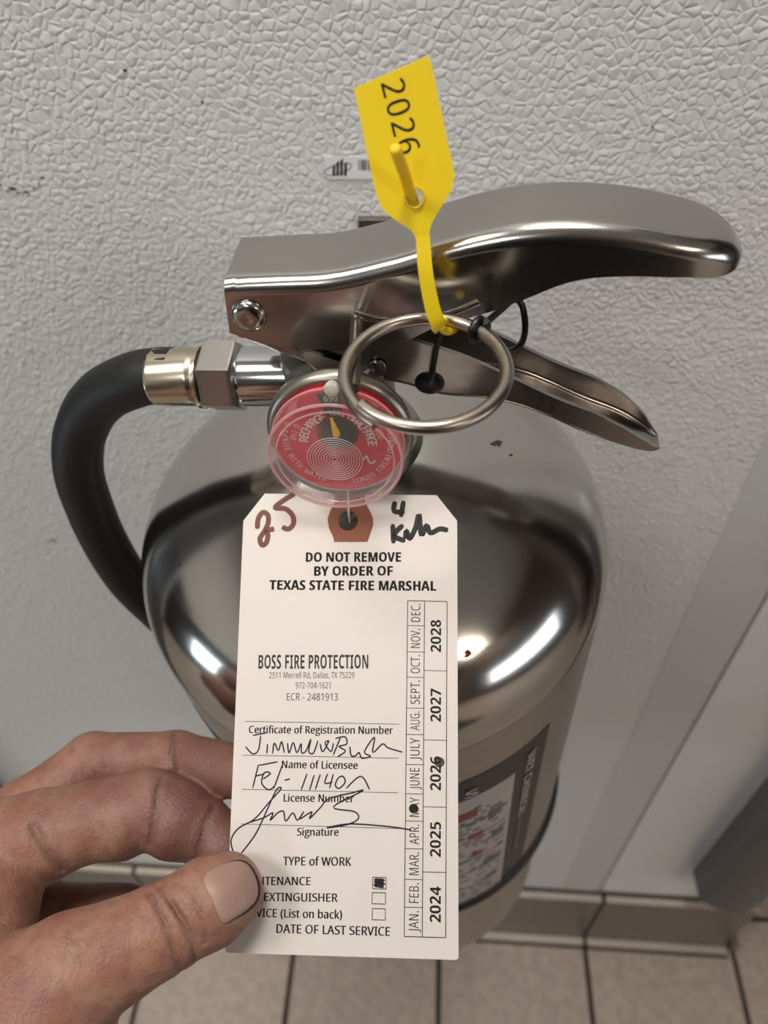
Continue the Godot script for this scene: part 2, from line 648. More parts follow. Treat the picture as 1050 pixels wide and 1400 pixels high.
	put("sheet", MB.new().box(Vector3(-1.2, 0.0002, -0.75), Vector3(1.0, 0.010, 0.75), 0.004), M.rubber, mt)
	var ribs := MB.new()
	for k in 36:
		ribs.box(Vector3(-1.15, 0.0095, -0.71 + k * 0.04), Vector3(0.95, 0.0125, -0.69 + k * 0.04), 0.001)
	put("ribs", ribs, M.rubber, mt)
	# rounded dark frame of the doorway at the wall's end
	var prof2 := v2([3266, 0, 3266, 240, 3278, 305, 3320, 345, 3420, 385, 3560, 418, 3700, 430, 3820, 405, 3960, 330, 4100, 215, 4230, 90, 4290, 0])
	var fr := MB.new()
	var rr := []
	for s in [[0.245, 0.985], [0.2475, 1.0], [2.10, 1.0]]:
		var ring := PackedVector3Array()
		for p in prof2:
			ring.append(Vector3(0.375 + (p.x - 0.375) * s[1], s[0], p.y * s[1] + 0.0026))
		rr.append(ring)
	fr.loft(rr)
	var dr := struct("door_1", fr, M.jamb)
	dr.set_meta("label", "dark grey rounded door frame at the right end of the wall")


# ---------------------------------------------------------------- extinguisher
# the shoulder's outline: a large crown that turns down through a tighter knuckle
func shoulder(u: float) -> Vector4:
	# u runs from 0 at the cylinder to 1 at the crown's middle: radius, height, and the outward normal's two parts
	var a := R - KNUCKLE
	var meet := asin(a / (CROWN - KNUCKLE))
	var yc := -(CROWN - KNUCKLE) * cos(meet)
	if u < 0.5:
		var t := (PI / 2 - meet) * u * 2.0
		return Vector4(a + KNUCKLE * cos(t), KNUCKLE * sin(t), cos(t), sin(t))
	var v := meet * (1.0 - (u - 0.5) * 2.0)
	return Vector4(CROWN * sin(v), yc + CROWN * cos(v), sin(v), cos(v))


func shoulder_profile(n := 56) -> Array:
	var out := []
	for i in n + 1:
		var q := shoulder(float(i) / n)
		out.append(Vector2(maxf(q.x, 0.0004), q.y))
	return out


func channel(x: float, w: float, top: float, low: float, th: float, rad: float, open_down: bool) -> PackedVector3Array:
	# cross section of a folded sheet: down one side, across, down the other, and back inside
	var o := PackedVector3Array()
	rad = minf(minf(rad, w * 0.9), (top - low) * 0.6)
	var s := 1.0 if open_down else -1.0
	var flat := top if open_down else low
	var tip := low if open_down else top
	for side in [1.0, -1.0]:
		var pts := [Vector2(w, tip)]
		for k in 6:
			var a := PI / 2 * k / 5.0
			pts.append(Vector2(w - rad + rad * cos(a), flat - s * (rad - rad * sin(a))))
		if side < 0:
			pts.reverse()
		for p in pts:
			o.append(Vector3(x, p.y, p.x * side))
	var ri := maxf(rad - th, 0.0004)
	var wi := w - th
	for side in [-1.0, 1.0]:
		var pts := [Vector2(wi, tip)]
		for k in 6:
			var a := PI / 2 * k / 5.0
			pts.append(Vector2(wi - ri + ri * cos(a), flat - s * (th + ri - ri * sin(a))))
		if side > 0:
			pts.reverse()
		for p in pts:
			o.append(Vector3(x, p.y, p.x * side))
	return o


func along_x(x := 0.0, y := 0.0, z := 0.0) -> Transform3D:   # a lathe's y axis laid along -x
	return Transform3D(Basis(Vector3(0, 1, 0), Vector3(-1, 0, 0), Vector3(0, 0, 1)), Vector3(x, y, z))


func along_z(x := 0.0, y := 0.0, z := 0.0) -> Transform3D:   # a lathe's y axis laid along +z
	return Transform3D(Basis(Vector3(1, 0, 0), Vector3(0, 0, 1), Vector3(0, -1, 0)), Vector3(x, y, z))


func build_extinguisher() -> void:
	var e := thing("fire_extinguisher", "polished stainless steel fire extinguisher with black hose hanging on the pebbled white wall", "fire extinguisher", EXT)
	# tank
	put("tank_shoulder", MB.new().lathe(shoulder_profile(), 128), M.dome, e, "polished mirror shoulder of the tank").transform = TANK
	var cyl := [Vector2(0.02, -0.395), Vector2(0.078, -0.402), Vector2(0.084, -0.402), Vector2(0.0862, -0.398), Vector2(0.087, -0.392), Vector2(0.087, -0.236), Vector2(R, -0.228), Vector2(R, -0.0012), Vector2(R - 0.0006, 0.0), Vector2(R * 0.97, 0.001)]
	put("tank_body", MB.new().lathe(cyl, 128), M.cylinder, e, "brushed steel cylinder of the tank").transform = TANK
	var band := []
	for k in 16:
		band.append(Vector2(R + 0.0005 + 0.0028 * cos(TAU * k / 16), -0.2316 + 0.0042 * sin(TAU * k / 16)))
	put("rubber_band", MB.new().lathe(band, 96, Transform3D(), true), M.rubber, e).transform = TANK
	# wear on the polished shoulder
	var wear := [[97.0, 0.706, 0.0014, 2], [98.6, 0.700, 0.0010, 2], [96.0, 0.715, 0.0008, 2], [93.2, 0.677, 0.0006, 0], [-54.4, 0.547, 0.0009, 0], [32.7, 0.498, 0.0016, 1]]
	for w in wear:
		put("stain", blotch_on_tank(w[0], w[1], w[2]), [M.grime, M.rust, M.wear][w[3]], e).transform = TANK
	build_tank_label(e)
	# neck and valve
	put("neck_collar", MB.new().lathe([Vector2(0.0225, 0.048), Vector2(0.0235, 0.052), Vector2(0.0235, 0.064), Vector2(0.0222, 0.067), Vector2(0.017, 0.0675), Vector2(0.012, 0.06)], 64), M.body_metal, e)
	var vb := MB.new()
	vb.lathe([Vector2(0.0155, 0.064), Vector2(0.0162, 0.066), Vector2(0.0162, 0.1), Vector2(0.0155, 0.103), Vector2(0.009, 0.104), Vector2(0.0085, 0.113)], 64)
	put("valve_body", vb, M.body_metal, e)
	put("outlet_collar", MB.new().lathe([Vector2(0.0075, 0.010), Vector2(0.0088, 0.0105), Vector2(0.0092, 0.0125), Vector2(0.0092, 0.029), Vector2(0.0086, 0.0305), Vector2(0.006, 0.031)], 48, along_x(0, 0.0905, 0)), M.chrome, e)
	put("hose_nut", MB.new().lathe([Vector2(0.0088, 0.0298), Vector2(0.0112, 0.0312), Vector2(0.0114, 0.0322), Vector2(0.0114, 0.0402), Vector2(0.0112, 0.0412), Vector2(0.009, 0.0424)], 6, along_x(0, 0.0905, 0), false, 0.16 + PI / 6), M.nut, e)
	var fer := MB.new()
	fer.lathe([Vector2(0.0085, 0.0420), Vector2(0.0098, 0.0424), Vector2(0.0098, 0.0436), Vector2(0.0086, 0.0442), Vector2(0.0088, 0.0452), Vector2(0.0091, 0.0462), Vector2(0.0091, 0.0578), Vector2(0.0088, 0.0588), Vector2(0.008, 0.0588)], 18, along_x(0, 0.0905, 0.0005))
	put("hose_ferrule", fer, M.ferrule, e)
	var hose := v3([-520, 908, 2, -590, 905, 2, -665, 886, 0, -790, 822, -9, -900, 725, -12, -985, 602, 10, -1040, 455, 35, -1066, 280, 60, -1072, 80, 90, -1052, -150, 118, -1000, -360, 130, -950, -600, 130, -930, -900, 120])
	put("hose", MB.new().tube(spline(hose, 8), 0.0088, 24), M.rubber, e)
	# operating lever: a folded sheet open below
	var top := [-0.0225, 0.1326, -0.0073, 0.133, 0.0058, 0.1337, 0.0225, 0.1376, 0.0348, 0.1414, 0.0464, 0.1442, 0.056, 0.1453, 0.0655, 0.1452, 0.0765, 0.1439, 0.0862, 0.1416, 0.0951, 0.1394, 0.1, 0.1378, 0.1040, 0.1360]
	var low := [-0.0245, 0.1166, -0.0175, 0.1134, -0.0077, 0.1116, 0.0003, 0.1109, 0.0102, 0.1104, 0.0213, 0.1129, 0.0321, 0.1189, 0.0414, 0.1218, 0.0502, 0.1254, 0.0635, 0.1315, 0.0749, 0.1329, 0.0894, 0.1322, 0.0957, 0.1308, 0.1, 0.1297, 0.1040, 0.1285]
	var rings := []
	for i in 61:
		var x := lerpf(-0.0245, 0.082, i / 40.0) if i < 41 else 0.082 + 0.0215 * sin(PI / 2 * (i - 40) / 20.0)
		var w := 0.0115
		var u := clampf((x - 0.082) / 0.0215, 0.0, 1.0)
		w *= sqrt(maxf(0.004, 1.0 - pow(u, 2.6)))
		var yt := curve(top, x)
		yt -= 0.004 * pow(u, 6.0)
		rings.append(channel(x, w, yt, curve(low, x) + 0.002 * pow(u, 8.0), minf(0.0014, w * 0.4), 0.0042, true))
	# lean the cut left end
	var lv := MB.new().loft(rings)
	for i in lv.v.size():
		if lv.v[i].x < -0.0205:
			lv.v[i].x += (lv.v[i].y - 0.117) * 0.16
	var lever := put("operating_lever", lv, M.lever, e, "upper lever of folded steel with a rounded end")
	put("rivet", MB.new().lathe([Vector2(0.0046, 0.0), Vector2(0.0047, 0.0008), Vector2(0.0042, 0.0017), Vector2(0.0027, 0.0024), Vector2(0.001, 0.0021), Vector2(0.0003, 0.002)], 32, along_z(-0.0176, 0.1226, 0.0112)), M.lever, lever)
	put("stamped_ridge", MB.new().tube(spline(v3([102, 1232, 108, 143, 1214, 105, 208, 1202, 105, 284, 1206, 105, 359, 1228, 105, 422, 1262, 104]), 6), 0.0016, 14), M.lever, lever)
	# carrying handle: a folded sheet open above
	var up := [-0.0235, 0.1165, 0.0, 0.117, 0.015, 0.116, 0.0206, 0.1134, 0.028, 0.1098, 0.0394, 0.1049, 0.051, 0.0981, 0.0631, 0.0907, 0.0755, 0.0845, 0.0843, 0.0782, 0.0914, 0.0717, 0.0965, 0.0655]
	var dn := [-0.0235, 0.1125, -0.01, 0.1055, 0.0, 0.1005, 0.01, 0.097, 0.020, 0.0948, 0.031, 0.0902, 0.0432, 0.089, 0.0514, 0.0868, 0.0597, 0.083, 0.0725, 0.0758, 0.0834, 0.0705, 0.0965, 0.0640]
	rings = []
	for i in 51:
		var x := lerpf(-0.0235, 0.0965, i / 50.0)
		var w := lerpf(0.0098, 0.0082, clampf((x + 0.01) / 0.04, 0, 1))
		w *= sqrt(maxf(0.10, 1.0 - pow(clampf((x - 0.075) / 0.0225, 0.0, 1.0), 3.0)))
		rings.append(channel(x, w, curve(up, x), curve(dn, x), 0.0013, 0.0026, false))
	var ch := put("carrying_handle", MB.new().loft(rings), M.handle, e, "lower carrying handle of folded steel, open above")
	for p in [Vector3(0.0140, 0.1030, 0.0093), Vector3(-0.0048, 0.1125, 0.0096)]:
		put("rivet", MB.new().lathe([Vector2(0.0025, 0.0), Vector2(0.0025, 0.0005), Vector2(0.0023, 0.0008), Vector2(0.0012, 0.0010), Vector2(0.0003, 0.0010)], 24, along_z(p.x, p.y, p.z)), M.handle, ch)
	rings = []
	for i in 13:
		var t := i / 12.0
		var p := Vector3(-0.0080, 0.1110, 0.0110).lerp(Vector3(0.0155, 0.0998, 0.0100), t)
		var q := p + Vector3(-0.001, -0.0046, 0.0030) * sin(PI * t) * (1.0 - 0.25 * t)
		var o := Vector3(0.0, 0.0007, 0.0002)
		rings.append(PackedVector3Array([p - o, q - o, q + o, p + o]))
	put("curled_lip", MB.new().loft(rings), M.handle, ch)
	build_gauge(e)


func blotch_on_tank(ang: float, up: float, r: float) -> MB:
	# angle round the tank from the front, and how far up the shoulder
	var m := MB.new()
	var ring0 := PackedVector3Array()
	var ring1 := PackedVector3Array()
	var n := 14
	for k in n:
		var a := TAU * k / n
		var q := r * rng.randf_range(0.45, 1.0)
		var sh := shoulder(clampf(up + sin(a) * q / 0.11, 0.0, 0.98))
		var th := deg_to_rad(ang) + cos(a) * q / maxf(sh.x, 0.01)
		var p := Vector3(sh.x * sin(th), sh.y, sh.x * cos(th))
		var nn := Vector3(sh.z * sin(th), sh.w, sh.z * cos(th))
		ring0.append(p - nn * 0.0002)
		ring1.append(p + nn * 0.00012)
	m.loft([ring0, ring1])
	return m


func wrap_strip(a0: float, a1: float, y0: float, y1: float, lift: float) -> MB:
	# curved patch of the tank's surface from angle a0 to a1 (degrees from the front, towards the right)
	var rings := []
	var n := maxi(2, int(absf(a1 - a0) / 3.0) + 1)
	for i in n + 1:
		var a := deg_to_rad(lerpf(a0, a1, float(i) / n))
		var d := Vector3(sin(a), 0, cos(a))
		var p := d * (R + lift)
		var q := d * (R + lift - 0.00025)
		rings.append(PackedVector3Array([q + Vector3(0, y0, 0), p + Vector3(0, y0, 0), p + Vector3(0, y1, 0), q + Vector3(0, y1, 0)]))
	return MB.new().loft(rings)


func wrap_text(s: String, bold: bool, ang: float, y: float, height: float, length: float, down: bool) -> ArrayMesh:
	# lettering bent round the tank; «down» runs it from top to bottom
	var t := text_mesh(s, bold)
	var box := t.get_aabb()
	var arr := t.get_mesh_arrays()
	var vs: PackedVector3Array = arr[Mesh.ARRAY_VERTEX]
	var nn: PackedVector3Array = arr[Mesh.ARRAY_NORMAL]
	for i in vs.size():
		var x := (vs[i].x - box.position.x) / box.size.x * length
		var h := (vs[i].y - box.position.y) / box.size.y * height
		var a := deg_to_rad(ang) + (h / R if down else x / R)
		var yy := y - x if down else y + h
		vs[i] = Vector3(sin(a) * (R + 0.0009), yy, cos(a) * (R + 0.0009))
		nn[i] = Vector3(sin(a), 0, cos(a))
	arr[Mesh.ARRAY_VERTEX] = vs
	arr[Mesh.ARRAY_NORMAL] = nn
	arr[Mesh.ARRAY_TANGENT] = null
	arr[Mesh.ARRAY_TEX_UV] = null
	var m := ArrayMesh.new()
	m.add_surface_from_arrays(Mesh.PRIMITIVE_TRIANGLES, arr)
	return m


func build_tank_label(e: Node) -> void:
	var l := put("instruction_label", wrap_strip(-50, 51.5, -0.222, -0.0272, 0.0003), M.label_dark, e, "dark printed label round the tank with a white panel")
	l.transform = TANK.translated_local(Vector3(0, -0.0042, 0))
	put("white_panel", wrap_strip(-38, 40.8, -0.222, -0.0482, 0.0005), M.label_white, l)
	put("lettering", wrap_text("S", true, 26.6, -0.0447, 0.0075, 0.0055, false), M.label_white, l)
	put("lettering", wrap_text("WET CHEMICAL", true, 44.2, -0.0365, 0.0045, 0.078, true), M.label_white, l)
	for k in 14:   # fine print too small to read
		put("small_print", wrap_strip(44.6, 46.2, -0.1225 - k * 0.0042, -0.1195 - k * 0.0042, 0.0007), M.label_grey, l)
	# rules, red marks and blocks of small print on the white panel
	for k in 3:
		put("printed_mark", wrap_strip(23.5, 30.0, -0.0715 - k * 0.0, -0.0625, 0.0007) if k == 0 else wrap_strip(26.5 + k, 32.0, -0.0715 - k * 0.031, -0.0650 - k * 0.031, 0.0007), M.label_red, l)
	for y in [-0.0785, -0.0985, -0.137, -0.158, -0.19]:
		put("printed_rule", wrap_strip(-30, 39.5, y - 0.0008, y, 0.0007), M.label_grey, l)
	for k in 34:
		var y := -0.056 - k * 0.0049
		var x := 20.0 + rng.randf() * 4.0
		while x < 38.5:
			var w := minf(rng.randf_range(0.8, 4.2), 39.5 - x)
			if rng.randf() < 0.62:
				put("small_print", wrap_strip(x, x + w, y - 0.0013, y, 0.0007), M.label_grey if rng.randf() < 0.7 else M.label_dark, l)
			x += w + rng.randf_range(0.5, 2.0)
	for q in [[33.5, -0.075, 4.0], [35.0, -0.108, 3.4], [33.0, -0.150, 4.5], [34.0, -0.183, 4.0]]:
		put("small_picture", wrap_strip(q[0], q[0] + q[2], q[1] - 0.009, q[1], 0.0009), M.label_grey, l)


func arc_text(st: SurfaceTool, s: String, r: float, mid: float, span: float, h: float, inward := false, bold := false) -> void:
	# letters on a circle; mid is the clockwise angle in degrees from the top
	var n := s.length()
	for i in n:
		if s[i] == " ":
			continue
		var f := (i + 0.5) / n - 0.5
		var a := deg_to_rad(mid + span * f * (-1.0 if inward else 1.0))
		var c := Vector2(sin(a), cos(a)) * r
		var dir := Vector2(cos(a), -sin(a)) * (-1.0 if inward else 1.0)
		var t := text_mesh(s[i], bold)
		var box := t.get_aabb()
		var k := h / text_mesh("H", bold).get_aabb().size.y
		var ey := Vector2(-dir.y, dir.x)
		var x := Transform3D(Basis(Vector3(dir.x, dir.y, 0) * k * 0.9, Vector3(ey.x, ey.y, 0) * k, Vector3(0, 0, 1)), Vector3.ZERO)
		x.origin = Vector3(c.x, c.y, 0) - x.basis * (box.position + box.size / 2)
		st.append_from(t, 0, x)


func build_gauge(e: Node) -> void:
	var tilt := Basis(Vector3.RIGHT, deg_to_rad(-7.0)) * Basis(Vector3.UP, deg_to_rad(3.0))
	var g := Node3D.new()
	g.name = "pressure_gauge"
	g.transform = Transform3D(tilt, Vector3(0.0055, 0.0962, 0.0322))
	g.set_meta("label", "round pressure gauge with a red dial")
	e.add_child(g, true)
	var r := 0.0197
	var prof_case := [Vector2(0.004, -0.026), Vector2(0.006, -0.026), Vector2(0.006, -0.0105), Vector2(0.0150, -0.0095)]
	for k in 15:
		var a := lerpf(-0.9, 3.0, k / 14.0)
		prof_case.append(Vector2(0.0180 + 0.0022 * cos(a), -0.0052 + 0.0026 * sin(a)))
	prof_case.append_array([Vector2(0.0160, -0.0052), Vector2(0.001, -0.005)])
	put("case", MB.new().lathe(prof_case, 72, along_z()), M.gauge_case, g)
	var dial := put("dial", MB.new().lathe([Vector2(0.0150, -0.0050), Vector2(0.0172, -0.0030), Vector2(0.0174, -0.0008), Vector2(0.0172, -0.0004), Vector2(0.0005, -0.0004)], 64, along_z()), M.dial_red, g)
	# green field at the top
	var poly := PackedVector2Array()
	for k in 9:
		var a := deg_to_rad(lerpf(-12, 12, k / 8.0))
		poly.append(Vector2(sin(a), cos(a)) * 0.0166)
	for k in 9:
		var a := deg_to_rad(lerpf(12, -12, k / 8.0))
		poly.append(Vector2(sin(a), cos(a)) * 0.0062)
	put("green_field", MB.new().slab(poly, -0.0006, -0.00025), M.dial_green, dial)
	var st := SurfaceTool.new()
	st.begin(Mesh.PRIMITIVE_TRIANGLES)
	arc_text(st, "RECHARGE", 0.0093, -50, 70, 0.0026, false, true)
	arc_text(st, "OVERCHARGE", 0.0093, 56, 82, 0.0026, false, true)
	arc_text(st, "USE WITH WATER", 0.0142, -122, 76, 0.0017, true)
	arc_text(st, "LOADED STREAM ONLY", 0.0142, 128, 84, 0.0017, true)
	arc_text(st, "690", 0.0149, 0, 15, 0.0016)
	arc_text(st, "100", 0.0103, 2, 20, 0.0017)
	arc_text(st, "1380", 0.0148, 84, 17, 0.0017)
	arc_text(st, "200", 0.0120, 76, 16, 0.0018)
	arc_text(st, "kPa 0", 0.0144, -72, 26, 0.0018)
	arc_text(st, "psi 0", 0.0120, -70, 26, 0.0018)
	arc_text(st, "2", 0.0100, 128, 10, 0.0034, false, true)
	var o := put("dial_lettering", st.commit(), M.dial_print, dial)
	o.position.z = -0.0002
	# the works seen through the window, and the pointer
	put("window", MB.new().lathe([Vector2(0.0056, -0.0006), Vector2(0.0056, -0.0001), Vector2(0.0044, -0.0001), Vector2(0.0042, -0.0006)], 40, along_z(0.0004, 0.0036, 0), true), M.brass, dial)
	put("window_recess", MB.new().lathe([Vector2(0.0044, -0.0006), Vector2(0.0044, -0.0002), Vector2(0.0003, -0.0002)], 40, along_z(0.0004, 0.0036, 0)), M.grime, dial)
	put("pointer", MB.new().slab(v2([-8, 92, -2, 92, 6, 60, 12, 44, 10, 32, 0, 28, -8, 34]), 0.0004, 0.0009), M.pointer, g)
	# clear lens: a drum with rings moulded in the middle of its front
	var ln := put("lens", MB.new().lathe([Vector2(0.0003, 0.0062), Vector2(0.0150, 0.0062), Vector2(0.0156, 0.0064), Vector2(0.0176, 0.0062)], 72, along_z()), M.lens, g, "clear plastic gauge lens")
	put("lens_wall", MB.new().lathe([Vector2(0.01755, -0.0008), Vector2(0.0177, 0.0062)], 72, along_z()), M.lens_wall, ln)
	var hoops := MB.new()
	for q in [Vector3(0.0177, 0.0062, 0.00045), Vector3(0.0156, 0.0064, 0.00025), Vector3(0.0178, -0.0006, 0.0003)]:
		var pr := []
		for j in 8:
			pr.append(Vector2(q.x + q.z * cos(TAU * j / 8), q.y + q.z * sin(TAU * j / 8)))
		hoops.lathe(pr, 72, along_z(), true)
	put("lens_rim", hoops, M.lens_rim, ln)
	var circles := MB.new()
	for k in 10:
		var rr := 0.0008 + k * 0.00072
		var prof := []
		for j in 6:
			prof.append(Vector2(rr + 0.00013 * cos(TAU * j / 6), 0.0064 + 0.00013 * sin(TAU * j / 6)))
		circles.lathe(prof, 48, along_z(), true)
	put("moulded_rings", circles, M.ring_print, g)
	put("paint_blob", MB.new().lathe([Vector2(0.0015, -0.0016), Vector2(0.0021, 0.0002), Vector2(0.0018, 0.0010), Vector2(0.0008, 0.0014), Vector2(0.0002, 0.0013)], 9, Transform3D(Basis(), Vector3(0.0007, 0.0180, -0.0002)) * along_z()), M.white_blob, g)


# ---------------------------------------------------------------- pull ring, seals and ties
func build_ring_and_seals() -> void:
	var pin := thing("pull_pin", "steel pull pin with a large wire ring through the upper lever", "pull pin", EXT)
	var c := Vector3(0.0311, 0.1262, 0.0364)
	var n := Vector3(0.058, 0.998, 0.014).normalized()
	var u := n.cross(Vector3(0, 0, 1)).normalized()
	var w := n.cross(u)
	var pts := []
	for k in 73:
		var a := deg_to_rad(226.0 + 374.0 * k / 72.0)
		pts.append(c + (u * cos(a) + w * sin(a)) * 0.0185 + n * (0.0011 - 0.0022 * k / 72.0))
	put("ring", MB.new().tube(pts, 0.00165, 14), M.wire, pin)
	put("shank", MB.new().tube([Vector3(0.0099, 0.1202, 0.004), Vector3(0.0108, 0.1206, 0.0115), Vector3(0.0126, 0.1218, 0.025), Vector3(0.0144, 0.1232, 0.0395)], 0.0016, 14), M.wire, pin)

	var tie := thing("cable_tie", "thin black tether looped over the pull ring and plugged in the carrying handle", "cable tie", EXT)
	put("plug", MB.new().lathe([Vector2(0.0043, -0.0005), Vector2(0.0043, 0.0006), Vector2(0.0034, 0.0013), Vector2(0.0010, 0.0014), Vector2(0.0003, 0.0014)], 28, along_z(0.0281, 0.0962, 0.0078)), M.black_plastic, tie)
	put("strand", MB.new().tube(spline(v3([285, 975, 95, 294, 1020, 125, 304, 1083, 119, 318, 1150, 120, 338, 1195, 118]), 6), 0.00085, 10), M.black_plastic, tie)
	var wrap := []
	for k in 15:
		var a := TAU * k / 12.0
		var at := c + (u * cos(deg_to_rad(52.0)) + w * sin(deg_to_rad(52.0))) * 0.0185
		var out := (at - c).normalized()
		wrap.append(at + (out * cos(a) + n * sin(a)) * 0.0027 + out.cross(n) * (k - 7) * 0.00012)
	put("loop", MB.new().tube(wrap, 0.0009, 10), M.black_plastic, tie)
	put("strand", MB.new().tube(spline(v3([446, 1208, 119, 480, 1192, 50, 508, 1175, -10, 530, 1145, -21, 540, 1109, 24, 530, 1097, 76, 498, 1102, 111, 465, 1147, 129, 440, 1205, 165]), 6), 0.0009, 10), M.black_plastic, tie)

	# yellow seal: a printed flag with a strap hooked on the ring and its tail drawn back through a hole
	var B := Basis(Vector3(0.9651, 0.0813, -0.2491), Vector3(-0.189, 0.8745, -0.4466), Vector3(0.1815, 0.4781, 0.8593)).orthonormalized()
	var F := EXT * Transform3D(B, Vector3(0.02989, 0.14646, 0.01527))
	var seal := thing("yellow_seal", "yellow plastic seal marked 2026 standing up from the pull ring", "seal", F)
	var outline := v2([-810, 3181, 810, 3425, 848, 3230, 905, 1758, 937, 1165, 828, 846, 523, 535, 252, 257, 160, 80, 150, -29, -150, -29, -170, 90, -240, 230, -595, 574, -760, 796, -825, 1161, -822, 2075], 1e-5)
	var fl := CSGCombiner3D.new()
	fl.name = "flag"
	var body := CSGPolygon3D.new()
	body.name = "sheet"
	body.polygon = bigger(outline)
	body.depth = 0.009
	body.position.z = 0.0045
	body.material = M.yellow
	fl.add_child(body)
	var hole := CSGCylinder3D.new()
	hole.name = "hole"
	hole.operation = CSGShape3D.OPERATION_SUBTRACTION
	hole.radius = 0.019
	hole.height = 0.1
	hole.sides = 28
	hole.rotation.x = PI / 2
	hole.position = Vector3(-0.002, 0.086, 0)
	hole.material = M.yellow
	fl.add_child(hole)
	fl.material_override = M.yellow
	fl.scale = Vector3.ONE * 0.1
	seal.add_child(fl)
	put("hole_lip", MB.new().lathe([Vector2(0.0019, 0.0), Vector2(0.0019, 0.0007), Vector2(0.0022, 0.0008), Vector2(0.0024, 0.0)], 28, along_z(-0.0002, 0.0086, 0.0004), true), M.yellow, seal)
	# digits run down the flag
	var st := SurfaceTool.new()
	st.begin(Mesh.PRIMITIVE_TRIANGLES)
	var p0 := Vector2(-0.00255, 0.0316)
	var p1 := Vector2(-0.00168, 0.0166)
	for i in 4:
		var a := p0.lerp(p1, (i + 0.06) / 4.0)
		var b := p0.lerp(p1, (i + 0.80) / 4.0)
		letter(st, "2026"[i], a, b, 0.0049, false, 0.00052)
	put("stamped_digits", st.commit(), M.seal_print, seal)
	# strap down to the ring (in the extinguisher's axes, brought into the flag's)
	var back := F.affine_inverse() * EXT
	var strap := MB.new()
	var sp := spline(v3([299, 1466, 153, 305, 1407, 193, 318, 1335, 222, 330, 1296, 232, 338, 1277, 226]), 5)
	var rings := []
	for i in sp.size():
		var d: Vector3 = (sp[mini(i + 1, sp.size() - 1)] - sp[maxi(i - 1, 0)]).normalized()
		var nz := (B.z - d * B.z.dot(d)).normalized()
		var sx := d.cross(nz)
		var wd := lerpf(0.00155, 0.0019, float(i) / sp.size())
		if i > sp.size() - 5:
			wd = 0.0022
		var ring := PackedVector3Array()
		for q in [Vector2(-1, -0.6), Vector2(1, -0.6), Vector2(1, 0.6), Vector2(-1, 0.6)]:
			ring.append(back * (sp[i] + sx * q.x * wd + nz * q.y * 0.0009))
		rings.append(ring)
	strap.loft(rings)
	put("strap", strap, M.yellow, seal)
	var hook := []
	for q in spline(v3([338, 1277, 226, 342, 1262, 221, 352, 1246, 207, 364, 1238, 190, 372, 1244, 168]), 5):
		hook.append(back * q)
	put("hook", MB.new().tube(hook, 0.0010, 10), M.yellow, seal)
	var tail := []
	var rad := []
	var tp := spline(v3([274, 1500, 75, 274, 1530, 100, 273, 1557, 121, 269, 1620, 156, 260, 1690, 189]), 14)
	for i in tp.size():
		tail.append(back * tp[i])
		rad.append(0.00118 + (0.00016 if i % 4 < 2 else 0.0))
	rad[-1] = 0.0008
	put("tail", MB.new().tube(tail, rad, 12), M.yellow, seal)


